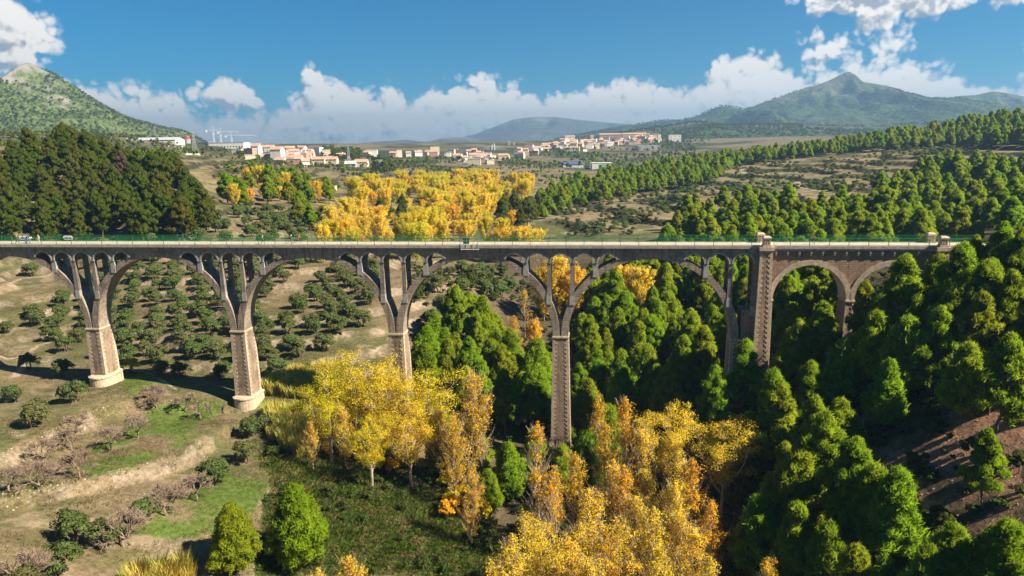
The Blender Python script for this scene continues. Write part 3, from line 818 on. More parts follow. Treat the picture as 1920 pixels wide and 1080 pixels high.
    for x in (-1.6, -0.6, 0.6, 1.6):
        fr.bar((x, -0.48, zt+1.5), (x, -0.48, zb-0.2), 0.035); fr.bar((x, -0.48, zb-0.2), (x, -0.02, zb-0.75), 0.035)
    for z in (zt+1.5, zt+0.9, zb-0.2): fr.bar((-1.7, -0.5, z), (1.7, -0.5, z), 0.03)
    link('frame', fr.mesh('frame', (M['steel'],)), S)
    pn = MB(); pn.box(-1.25, -0.1, -0.46, -0.44, zt+0.35, zt+1.45); link('panel', pn.mesh('panel', (M['green'],)), S)
    fl = MB(); fl.box(-1.7, 1.7, -0.95, -0.48, zb-0.2, zb-0.14); link('floor_grating', fl.mesh('floor_grating', (M['steel'],)), S)
    # railings
    pm = MB(); pm.box(-0.035, 0.035, -0.035, 0.035, 0, 1.22); pm.box(-0.08, 0.08, -0.07, 0.07, 0, 0.03)
    pmesh = pm.mesh('post', (M['green'],))
    for y, nm in ((-0.32, 'near'), (W+0.3, 'far')):
        Rl = thing('railing', f'green steel mesh railing along the {"camera side" if nm=="near" else "upstream side, farther edge,"} of the viaduct deck', 'railing', tuple(bpt(0, y, zt+0.16)), BROT, 'railings of the viaduct deck')
        blocked = [(uT0-0.1, uT1+0.1), (uN0-0.1, uN1+0.1)]
        u = -120.0
        while u < uEnd+3:
            if not any(a < u < b_ for a, b_ in blocked): link('post', pmesh, Rl, (u, 0, 0))
            u += 3.25
        segs = [(-121, uT0-0.05), (uT1+0.05, uN0-0.05), (uN1+0.05, uEnd+3.5)]
        wm = MB()
        for a, b_ in segs:
            for z in (1.2, 0.62, 0.06):
                rb = MB(); rb.box(a, b_, -0.022, 0.022, z-0.022, z+0.022); link('rail', rb.mesh('rail', (M['green'],)), Rl)
            for x in np.arange(a, b_, 0.13): wm.box(x-0.009, x+0.009, -0.004, 0.004, 0.085, 1.176)
            for z in np.arange(0.16, 1.15, 0.11): wm.box(a, b_, 0.005, 0.011, z-0.007, z+0.007)
        link('wire_mesh', wm.mesh('wire_mesh', (M['green'],)), Rl, kind='stuff')
    return V
viaduct = build_viaduct()
# ------------------------------------------------------------------ plants: shapes
def leaf_mat(name, col, col2, trans=0.3, hue_var=0.25, brown=None):
    m, t, out = new_mat(name)
    oi = t.add('ShaderNodeObjectInfo')
    tc = t.add('ShaderNodeTexCoord').outputs['Object']
    n = t.noise(tc, 0.9, 3, 0.6); n2 = t.noise(tc, 5.0, 2, 0.5)
    k = t.math('ADD', t.math('MULTIPLY', n, 0.8), t.math('MULTIPLY', n2, 0.4))
    c = t.mix(t.smooth(k, 0.4, 0.8), col, col2)
    r = t.math('MULTIPLY_ADD', oi.outputs['Random'], hue_var*2, 1-hue_var)
    g = t.math('MULTIPLY_ADD', t.math('FRACT', t.math('MULTIPLY', oi.outputs['Random'], 7.31)), hue_var, 1-hue_var*0.5)
    c = t.mix(1.0, c, t.comb(r, g, t.math('MULTIPLY', r, g)), 'MULTIPLY')
    if brown: c = t.mix(t.math('MULTIPLY', t.smooth(n2, 0.56, 0.72), 0.5), c, brown)
    d = t.add('ShaderNodeBsdfDiffuse'); t.l.new(c, d.inputs[0])
    tr = t.add('ShaderNodeBsdfTranslucent'); t.l.new(t.mix(1.0, c, (1.5, 1.45, 1.2), 'MULTIPLY'), tr.inputs[0])
    mx = t.add('ShaderNodeMixShader'); mx.inputs[0].default_value = trans
    t.l.new(d.outputs[0], mx.inputs[1]); t.l.new(tr.outputs[0], mx.inputs[2]); t.l.new(mx.outputs[0], out.inputs[0])
    return m
M['pine'] = leaf_mat('pine_needles', (0.135, 0.215, 0.011), (0.262, 0.335, 0.020), 0.52, 0.18)
M['pine_dark'] = leaf_mat('dark_pine_needles', (0.058, 0.084, 0.011), (0.115, 0.135, 0.016), 0.34, 0.2)
M['pine_dead'] = leaf_mat('withered_needles', (0.10, 0.06, 0.045), (0.16, 0.10, 0.075), 0.2, 0.1)
M['gold'] = leaf_mat('gold_leaves', (0.58, 0.40, 0.025), (0.75, 0.57, 0.06), 0.42, 0.07)
M['amber'] = leaf_mat('amber_leaves', (0.54, 0.30, 0.012), (0.70, 0.45, 0.03), 0.40, 0.08)
M['lime'] = leaf_mat('yellow_green_leaves', (0.44, 0.38, 0.012), (0.66, 0.54, 0.025), 0.42, 0.08)
M['olive'] = leaf_mat('olive_leaves', (0.074, 0.098, 0.030), (0.138, 0.168, 0.056), 0.30, 0.16)
M['shrub'] = leaf_mat('shrub_leaves', (0.042, 0.064, 0.014), (0.085, 0.105, 0.025), 0.25, 0.2)
M['reed'] = leaf_mat('reed_blades', (0.46, 0.42, 0.07), (0.66, 0.60, 0.17), 0.45, 0.15)
M['straw'] = leaf_mat('dry_grass', (0.30, 0.225, 0.10), (0.44, 0.35, 0.17), 0.4, 0.15)
M['herb'] = leaf_mat('green_grass', (0.09, 0.15, 0.02), (0.15, 0.22, 0.03), 0.42, 0.15)
M['bark'] = simple_mat('pine_bark', (0.115, 0.085, 0.065), 0.95, 0.35, 4)
M['bark_pale'] = simple_mat('pale_bark', (0.33, 0.265, 0.19), 0.9, 0.3, 4)
M['twig'] = simple_mat('bare_twigs', (0.22, 0.16, 0.115), 0.95, 0.25, 4)

def rvec(r, n):
    v = r.normal(size=(n, 3)); return v/np.linalg.norm(v, axis=1, keepdims=True)
def puffs(C, R, nper, size, r, flat=0.85, centre=None, cr=None, tilt=0.75, aspect=1.0, low=0.35, up=0.0, outw=0.0, fuzz=(0.45, 0.6)):
    """leaf triangles spread through round tufts; shading normals follow the tuft"""
    C = np.asarray(C, float); R = np.broadcast_to(np.asarray(R, float), (len(C),))
    c = np.repeat(C, nper, 0); rad = np.repeat(R, nper)
    d = rvec(r, len(c)); fl = (d[:, 2] < -0.2) & (r.random(len(c)) > low); d[fl, 2] *= -1
    rr = rad*(fuzz[0]+fuzz[1]*r.random(len(c))**0.65)
    p = c + d*rr[:, None]*np.array([1, 1, flat])
    nrm = d + tilt*rvec(r, len(c)); nrm /= np.linalg.norm(nrm, axis=1, keepdims=True)
    ax = rvec(r, len(c)) + d*outw + np.array([0, 0, up]); ax -= nrm*(ax*nrm).sum(1, keepdims=True); ax /= np.linalg.norm(ax, axis=1, keepdims=True)+1e-9
    bx = np.cross(nrm, ax)
    s = size*(0.65+0.7*r.random(len(c)))[:, None]
    v = np.stack([p+ax*s*0.62*aspect, p-ax*s*0.38*aspect+bx*s*0.5, p-ax*s*0.38*aspect-bx*s*0.5], 1).reshape(-1, 3)
    sn = d*0.55 + 0.75*rvec(r, len(c)) + np.array([0, 0, 0.62])
    if centre is not None:
        o = p-np.asarray(centre); sn += 0.45*o/(np.linalg.norm(o, axis=1, keepdims=True)+1e-6)
    sn /= np.linalg.norm(sn, axis=1, keepdims=True)
    return v, np.arange(len(v)).reshape(-1, 3), np.repeat(sn, 3, 0)
def crown_mesh(name, parts, mat):
    v = np.concatenate([p[0] for p in parts]); n = np.concatenate([p[2] for p in parts])
    f = np.arange(len(v)).reshape(-1, 3)
    return mesh_from(name, v, f, (mat,), smooth=True, normals=n)
def limb(mb, pts, r0, r1, n=5):
    L = len(pts)-1
    for k in range(L):
        mb.bar(pts[k], pts[k+1], (r0+(r1-r0)*k/L, r0+(r1-r0)*(k+1)/L), n=n)
def bend(r, a, b, k=4, w=0.06):
    a = np.array(a, float); b = np.array(b, float); L = np.linalg.norm(b-a)
    return [a+(b-a)*t+(r.normal(size=3)*w*L*sin(pi*t) if 0 < t < 1 else 0) for t in np.linspace(0, 1, k+1)]
def sh_pine_young(seed, H=9.0, R=2.6, dens=1.0, size=0.27):
    r = np.random.default_rng(seed); mb = MB()
    trunk = bend(r, (0, 0, -0.6), (r.normal()*0.2, r.normal()*0.2, H*0.95), 6, 0.012)
    limb(mb, trunk, 0.17, 0.03)
    C = []; Rr = []
    nl = int(15*dens)
    lob = r.random(6)*0.5+0.72; ph = r.random()*6
    for k in range(nl):
        t = 0.10+0.86*(k+r.random()*0.6)/nl
        env = R*1.15*min(1.0, (t+0.14)*3.2)*(1-t)**0.82
        m = max(4, int(round((7+env*4.2)*dens)))
        for j in range(m):
            an = 2*pi*(j+r.random()*0.7)/m+k*1.9
            L = env*(0.50+0.62*r.random())*lob[int(((an+ph) % (2*pi))/(2*pi)*6) % 6]
            z = t*H + L*(0.2+0.5*r.random())
            tip = np.array([L*cos(an), L*sin(an), z])
            rad = 0.27+0.20*r.random()+0.05*env
            C.append(tip); Rr.append(rad)
            if L > 1.2:
                C.append(tip*np.array([0.58, 0.58, 1])-np.array([0, 0, 0.2*L*0.5])); Rr.append(rad*1.05)
            if j % 2 == 0: mb.bar((0, 0, t*H), tip, (0.05, 0.015), n=3)
    C += [(0, 0, H*0.97), (0.1, 0, H*0.9), (-0.1, 0.1, H*0.93)]; Rr += [0.34, 0.5, 0.45]
    return crown_mesh('crown', [puffs(C, Rr, 112, size*.5, r, 1.35, (0, 0, H*0.4), R, 1.1, 4.2, 0.3, 0.9, 1.1, (.25, 1.05))], M['pine']), mb.mesh('trunk', (M['bark'],))
def sh_pine_mature(seed, H=12.0, R=3.0, bare=0.24, size=0.29, nl=20, mat='pine'):
    r = np.random.default_rng(seed); mb = MB()
    lean = r.normal(size=2)*0.4
    trunk = bend(r, (0, 0, -0.8), (lean[0], lean[1], H*0.93), 7, 0.02); limb(mb, trunk, 0.22, 0.05)
    C = []; Rr = []
    for k in range(nl):
        t = bare+(0.96-bare)*(k+0.4*r.random())/nl; an = k*2.39996+r.random()*0.9
        q = (t-bare)/(1-bare)
        prof = 1.2*min(1, 0.6+q*2.2)*(1-q)**0.85
        L = R*prof*(0.4+0.68*r.random())
        base = np.array([lean[0]*t, lean[1]*t, t*H-L*0.3])
        lc = np.array([lean[0]*t+L*cos(an), lean[1]*t+L*sin(an), t*H+0.12*L])
        limb(mb, bend(r, base, lc, 3, 0.08), 0.08, 0.025, 4)
        lr = (0.62+0.42*r.random())*(1.15-0.7*q)*R/3.0
        for j in range(12):
            d = rvec(r, 1)[0]; d[2] = abs(d[2])*1.15-0.15
            C.append(lc+d*lr*np.array([1, 1, 1.1])*1.15); Rr.append(0.27+0.22*r.random())
    tc = np.array([lean[0], lean[1], H*0.94])
    for j in range(12):
        d = rvec(r, 1)[0]; C.append(tc+d*np.array([R*0.12*(1-.7*d[2]), R*0.12*(1-.7*d[2]), H*0.085])); Rr.append(0.26+0.18*r.random())
    return crown_mesh('crown', [puffs(C, Rr, 108, size*.5, r, 1.3, (lean[0]*.6, lean[1]*.6, H*0.55), R, 1.1, 4.2, 0.25, 0.9, 1.1, (.25, 1.05))], M[mat]), mb.mesh('trunk', (M['bark'],))
def sh_poplar(seed, H=18.0, W=2.0, mat='gold', bare=0.28, nb=34, leaf=0.17, nper=26, spread=1.0, strip=0.1, pr=1.0):
    r = np.random.default_rng(seed); mb = MB()
    trunk = bend(r, (0, 0, -1.0), (r.normal()*0.4, r.normal()*0.4, H*0.97), 8, 0.012); limb(mb, trunk, 0.22, 0.03)
    C = []; Rr = []
    tp = np.array(trunk)
    for k in range(nb):
        t = bare*0.6+(0.93-bare*0.6)*(k+r.random()*0.5)/nb; an = k*2.39996+r.random()*0.9
        i = t*(len(tp)-1); a = tp[int(i)]+(tp[min(int(i)+1, len(tp)-1)]-tp[int(i)])*(i-int(i))
        prof = min(1, (t/0.22))*(1-max(0, t-0.42)/0.60)**0.8+0.06
        L = W*prof*(0.7+0.5*r.random())*spread
        rise = L*(1.5+0.9*r.random())/spread
        tip = a+np.array([L*cos(an), L*sin(an), min(rise, H*1.0-a[2])])
        bp = bend(r, a, tip, 3, 0.06); limb(mb, bp, 0.075, 0.02, 3)
        for s in range(8):    # bare twigs that show through
            q = bp[1]+(bp[3]-bp[1])*r.random(); mb.bar(q, q+np.array([cos(an+r.normal()), sin(an+r.normal()), 1.9])*0.6*L**0.5, (0.026, 0.012), n=3)
        if t < bare and r.random() < 0.75: continue
        if r.random() < strip: continue
        m = 3+int(L*1.7)
        for s in range(m):
            u = 0.32+0.72*(s+r.random())/m
            q = a+(tip-a)*min(u, 1.03)+r.normal(size=3)*0.22
            C.append(q); Rr.append((0.42+0.42*r.random())*pr)
    for s in range(7): C.append(tp[-1]-np.array([0, 0, s*0.42])+r.normal(size=3)*0.12*(1+s*.5)); Rr.append(0.26+0.05*s)
    return crown_mesh('crown', [puffs(C, Rr, nper, leaf, r, 1.1, (0, 0, H*0.55), W, 0.9, 1.1, 0.5)], M[mat]), mb.mesh('trunk', (M['bark_pale'],))
def sh_broad(seed, H=20.0, W=6.5, mat='lime', leaf=0.175, nper=25, nl=7):
    r = np.random.default_rng(seed); mb = MB(); C = []; Rr = []
    limb(mb, bend(r, (0, 0, -1), (0, 0, H*0.28), 3, 0.03), 0.42, 0.3, 6)
    for k in range(nl):
        an = 2*pi*k/nl+r.random()*0.6; a = np.array([0, 0, H*(0.2+0.1*r.random())])
        out = W*(0.35+0.65*r.random()) if k else 0.5
        tip = np.array([out*cos(an), out*sin(an), H*(0.72+0.26*r.random() if k else 0.98)])
        mid = a+(tip-a)*0.5+np.array([cos(an), sin(an), 0])*out*0.18
        l1 = bend(r, a, mid, 3, 0.05)+bend(r, mid, tip, 4, 0.05)[1:]
        limb(mb, l1, 0.2, 0.03, 5)
        for j in range(20):
            i = 1+int(r.random()*(len(l1)-2)); b = l1[i]
            a2 = r.random()*2*pi; L = (1.3+1.6*r.random())*(1.1-0.35*i/len(l1))
            t2 = b+np.array([cos(a2)*L, sin(a2)*L, L*(0.4+0.9*r.random())])
            limb(mb, bend(r, b, t2, 2, 0.08), 0.045, 0.012, 3)
            for s in range(4):
                C.append(b+(t2-b)*(0.45+0.65*(s+r.random())/4)+r.normal(size=3)*0.3); Rr.append(0.7+0.6*r.random())
    return crown_mesh('crown', [puffs(C, Rr, nper, leaf, r, 0.9, (0, 0, H*0.6), W, 0.9, 1.1, 0.4)], M[mat]), mb.mesh('trunk', (M['bark_pale'],))
def sh_round(seed, H=4.2, R=2.7, mat='olive', n=50, nper=84, size=0.21, trunk=True):
    r = np.random.default_rng(seed); mb = MB(); C = []; Rr = []
    lumps = [(np.array([cos(a)*R*0.5*r.random()**.5, sin(a)*R*0.5*r.random()**.5, H*(0.48+0.12*r.random())]), 0.55+0.2*r.random()) for a in r.random(6)*6.28]
    for k in range(n):
        c, s = lumps[k % 6]; d = rvec(r, 1)[0]
        if d[2] < -0.55: d[2] *= -1
        C.append(c+d*np.array([R*s*0.82, R*s*0.82, H*0.36])*(0.7+0.3*r.random())); Rr.append((0.17+0.10*r.random())*R)
    C = np.array(C); C[:, 2] = np.maximum(C[:, 2], 0.45)
    if trunk:
        for k in range(3):
            a = r.random()*6.28; limb(mb, bend(r, (0.15*cos(a), 0.15*sin(a), -0.5), (0.8*cos(a), 0.8*sin(a), H*0.5), 3, 0.08), 0.2, 0.08, 5)
    else: mb.bar((0, 0, -0.4), (0, 0, 0.6), 0.08)
    return crown_mesh('crown', [puffs(C, Rr, nper, size, r, 0.9, (0, 0, H*0.4), R, 0.8, 1.2, 0.5)], M[mat]), mb.mesh('trunk', (M['bark'],))
def sh_bare(seed, H=4.0, R=2.3):
    r = np.random.default_rng(seed); mb = MB(); tw = MB()
    limb(mb, bend(r, (0, 0, -0.5), (r.normal()*0.15, r.normal()*0.15, H*0.28), 2, 0.05), 0.14, 0.11, 5)
    def grow(p, d, L, rad, lev):
        e = p+d*L; tgt = mb if lev < 2 else tw
        tgt.bar(p, e, (max(rad, 0.022), max(rad*0.6, 0.02)), n=4 if lev < 2 else 3)
        if lev >= 4: return
        for k in range(4 if lev < 3 else 3):
            nd = d+rvec(r, 1)[0]*(0.75 if lev else 0.9)+np.array([0, 0, 0.18]); nd /= np.linalg.norm(nd)
            grow(p+(e-p)*(0.55+0.45*r.random()), nd, L*(0.62+0.25*r.random()), rad*0.55, lev+1)
    for k in range(4):
        a = 2*pi*k/4+r.random(); d = np.array([cos(a)*0.75, sin(a)*0.75, 0.8]); d /= np.linalg.norm(d)
        grow(np.array([0, 0, H*0.26]), d, H*0.30, 0.075, 0)
    for q in tw.v: pass
    return tw.mesh('crown', (M['twig'],)), mb.mesh('trunk', (M['twig'],))
def blades(seed, n, h, spread, wid, r_arch=0.35, mat='reed', name='tuft'):
    r = np.random.default_rng(seed)
    a = r.random(n)*6.28; b = r.random(n)**0.5*spread
    p = np.stack([b*np.cos(a), b*np.sin(a), np.zeros(n)-0.1], 1)
    an = r.random(n)*6.28; hh = h*(0.55+0.5*r.random(n))
    d = np.stack([np.cos(an)*r_arch, np.sin(an)*r_arch, np.ones(n)], 1)*hh[:, None]
    s = np.stack([-np.sin(an), np.cos(an), np.zeros(n)], 1)*wid
    v = np.stack([p-s, p+s, p+d*0.55+s*0.8, p+d*np.array([1.5, 1.5, 1.0])], 1).reshape(-1, 3)
    i = np.arange(n)*4
    f = np.concatenate([np.stack([i, i+1, i+2], 1), np.stack([i, i+2, i+3], 1)])
    nr = d/np.linalg.norm(d, axis=1, keepdims=True)*np.array([.7, .7, 0.6])+0.35*rvec(r, n)+np.array([0, 0, .5]); nr /= np.linalg.norm(nr, axis=1, keepdims=True)
    return mesh_from(name, v, f, (M[mat],), smooth=True, normals=np.repeat(nr, 4, 0))

SHAPE = {
    'young': [sh_pine_young(11, 9, 2.5), sh_pine_young(12, 9, 2.9), sh_pine_young(13, 9, 2.2), sh_pine_young(14, 9, 2.7)],
    'mature': [sh_pine_mature(21, 12, 3.0, .22), sh_pine_mature(22, 12, 2.6, .26), sh_pine_mature(23, 12, 3.3, .2, nl=23), sh_pine_mature(24, 12, 2.9, .3)],
    'dark': [sh_pine_mature(31, 13, 3.5, .22, nl=18, mat='pine_dark'), sh_pine_mature(32, 13, 3.1, .26, nl=16, mat='pine_dark'), sh_pine_mature(33, 13, 4.0, .2, nl=20, mat='pine_dark')],
    'dead': [sh_pine_mature(34, 13, 3.1, .2, nl=16, mat='pine_dead')],
    'poplar': [sh_poplar(41, 18, 2.0, 'gold'), sh_poplar(42, 18, 2.4, 'gold', .3), sh_poplar(43, 18, 1.7, 'amber', .34), sh_poplar(44, 18, 2.2, 'amber', .3, strip=.2), sh_poplar(45, 18, 2.6, 'gold', .25, nb=40), sh_poplar(47, 18, 2.3, 'lime', .22, nb=38, strip=.2)],
    'thin': [sh_poplar(46, 18, 1.8, 'amber', .55, strip=.35)],
    'broad': [sh_broad(51), sh_broad(52, W=5.5), sh_broad(53, W=6, mat='gold', nl=8)],
    'orange': [sh_poplar(55, 20, 2.6, 'amber', .12, nb=56, nper=24, spread=1.15, strip=.12)],
    'grove': [sh_poplar(61, 15, 3.4, 'gold', .1, nb=40, leaf=.26, nper=46, spread=1.2, pr=1.3), sh_poplar(62, 15, 3.8, 'gold', .1, nb=40, leaf=.26, nper=46, spread=1.2, pr=1.3), sh_poplar(63, 15, 3.6, 'lime', .1, nb=40, leaf=.26, nper=46, spread=1.2, pr=1.3), sh_poplar(64, 15, 3.2, 'amber', .1, nb=40, leaf=.26, nper=42, spread=1.2, pr=1.3)],
    'olive': [sh_round(71), sh_round(72, 4.0, 2.5), sh_round(73, 4.5, 2.6), sh_round(74, 3.7, 2.8)],
    'shrub': [sh_round(81, 2.4, 1.7, 'shrub', 30, 46, .26, False), sh_round(82, 2.0, 1.9, 'shrub', 30, 46, .26, False), sh_round(83, 2.8, 1.6, 'shrub', 30, 46, .26, False)],
    'bush': [sh_round(85, 2.6, 1.9, 'lime', 34, 60, .2, False), sh_round(86, 2.2, 1.7, 'lime', 30, 60, .2, False), sh_round(87, 2.4, 1.7, 'amber', 30, 56, .2, False)],
    'bare': [sh_bare(91), sh_bare(92), sh_bare(93)],
}
FULL_H = {'young': 9, 'mature': 12, 'dark': 13, 'dead': 13, 'poplar': 18, 'thin': 18, 'broad': 20, 'orange': 20, 'grove': 15, 'olive': 4.2, 'shrub': 2.4, 'bush': 2.4, 'bare': 4.0}
NAME = {'young': 'pine_tree', 'mature': 'pine_tree', 'dark': 'pine_tree', 'dead': 'pine_tree', 'poplar': 'poplar_tree', 'thin': 'poplar_tree', 'broad': 'poplar_tree', 'orange': 'poplar_tree', 'grove': 'poplar_tree', 'olive': 'olive_tree', 'shrub': 'shrub', 'bush': 'shrub', 'bare': 'almond_tree'}
TREES = []      # what has been planted: dict(x, y, z, h, rad, kind)
def plant(kind, x, y, h, label, group=None, var=None, wide=1.0, rot=None, z=None):
    sh = SHAPE[kind]; v = rng.integers(len(sh)) if var is None else var % len(sh)
    z = gz(x, y) if z is None else z
    t = thing(NAME[kind], label, 'shrub' if kind in ('shrub', 'bush') else 'tree', (x, y, z), rng.random()*6.28 if rot is None else rot, group)
    s = h/FULL_H[kind]; t.scale = (s*wide, s*wide, s)
    link('crown', sh[v][0], t); link('trunk', sh[v][1], t)
    TREES.append(dict(x=x, y=y, z=z, h=h, kind=kind)); return t
def near_bridge(x, y, m0=-3.0, m1=7.0):
    v = (np.asarray(y)-BY0)*BC+np.asarray(x)*BS
    return (v > m0) & (v < m1) & (np.asarray(x) < 84)
ORD = ['first', 'second', 'third', 'fourth', 'fifth', 'sixth', 'seventh', 'eighth', 'ninth', 'tenth', 'eleventh', 'twelfth', 'thirteenth', 'fourteenth', 'fifteenth', 'sixteenth']
def scatter_pts(x0, x1, y0, y1, sp, test, h=0.0, jit=0.42, seed=0):
    """jittered planting grid, kept where the plant's middle falls in the surveyed outlines"""
    r = np.random.default_rng(seed)
    gx, gy = np.meshgrid(np.arange(x0, x1, sp), np.arange(y0, y1, sp))
    gx = gx+(np.arange(gx.shape[0]) % 2)[:, None]*sp*0.5
    gx = (gx+(r.random(gx.shape)-.5)*2*jit*sp).ravel(); gy = (gy+(r.random(gy.shape)-.5)*2*jit*sp).ravel()
    g = ground_h(gx, gy); px, py = project(gx, gy, g+h)
    m = test(px, py, gx, gy, g)
    return gx[m], gy[m], g[m], px[m], py[m]
def polys(*pl): return lambda px, py, x, y, z: np.any([in_poly(px, py, p) for p in pl], axis=0) & (y > 30)
def row_labels(xs, ys, fmt, row=9):
    """labels that name a plant by its row from the camera and its place in the row"""
    n = len(xs); out = [None]*n
    order = np.argsort(np.hypot(xs, ys)); rows = [order[i:i+row] for i in range(0, n, row)]
    for k, rw in enumerate(rows):
        rw = sorted(rw, key=lambda i: math.atan2(xs[i], ys[i]))
        for j, i in enumerate(rw):
            rn = 'nearest row' if k == 0 else (f'{ORD[k]} row' if k < len(ORD) else f'row {k+1}')
            out[i] = fmt.format(row=rn, pos=ORD[min(j, 15)])
    return out
def instance_scatter(name, label, protos, P, S, R_, mats_seed=0):
    """one object of kind stuff: shapes set on points by geometry nodes"""
    col = bpy.data.collections.new(name+'_shapes')
    for k, (cr, tr) in enumerate(protos):
        if tr is None: ob = bpy.data.objects.new(f'{name}_shape_{k}', cr); col.objects.link(ob); continue
        # crown and trunk in one shape
        a = bpy.data.objects.new(f'{name}_shape_{k}', cr)
        col.objects.link(a)
    me = bpy.data.meshes.new(name); P = np.asarray(P, np.float32)
    me.vertices.add(len(P)); me.vertices.foreach_set('co', P.ravel())
    a = me.attributes.new('size', 'FLOAT_VECTOR', 'POINT'); a.data.foreach_set('vector', np.asarray(S, np.float32).ravel())
    a = me.attributes.new('turn', 'FLOAT', 'POINT'); a.data.foreach_set('value', np.asarray(R_, np.float32))
    o = link(name, me, kind='stuff'); o['label'] = label
    g = bpy.data.node_groups.new(name, 'GeometryNodeTree')
    g.interface.new_socket('Geometry', in_out='INPUT', socket_type='NodeSocketGeometry')
    g.interface.new_socket('Geometry', in_out='OUTPUT', socket_type='NodeSocketGeometry')
    N = g.nodes; L = g.links
    gi = N.new('NodeGroupInput'); go = N.new('NodeGroupOutput')
    ci = N.new('GeometryNodeCollectionInfo'); ci.inputs['Collection'].default_value = col; ci.inputs['Separate Children'].default_value = True; ci.inputs['Reset Children'].default_value = True
    ip = N.new('GeometryNodeInstanceOnPoints'); ip.inputs['Pick Instance'].default_value = True
    sa = N.new('GeometryNodeInputNamedAttribute'); sa.data_type = 'FLOAT_VECTOR'; sa.inputs['Name'].default_value = 'size'
    ta = N.new('GeometryNodeInputNamedAttribute'); ta.data_type = 'FLOAT'; ta.inputs['Name'].default_value = 'turn'
    cx = N.new('ShaderNodeCombineXYZ'); L.new(ta.outputs[0], cx.inputs[2])
    er = N.new('FunctionNodeEulerToRotation'); L.new(cx.outputs[0], er.inputs[0])
    rv = N.new('FunctionNodeRandomValue'); rv.data_type = 'INT'; rv.inputs['Min'].default_value = 0; rv.inputs['Max'].default_value = len(protos)-1; rv.inputs['Seed'].default_value = mats_seed
    L.new(gi.outputs[0], ip.inputs['Points']); L.new(ci.outputs[0], ip.inputs['Instance'])
    L.new([q for q in rv.outputs if q.type == 'INT'][0], ip.inputs['Instance Index'])
    L.new(er.outputs[0], ip.inputs['Rotation']); L.new(sa.outputs[0], ip.inputs['Scale'])
    L.new(ip.outputs[0], go.inputs[0])
    md = o.modifiers.new('scatter', 'NODES'); md.node_group = g
    return o
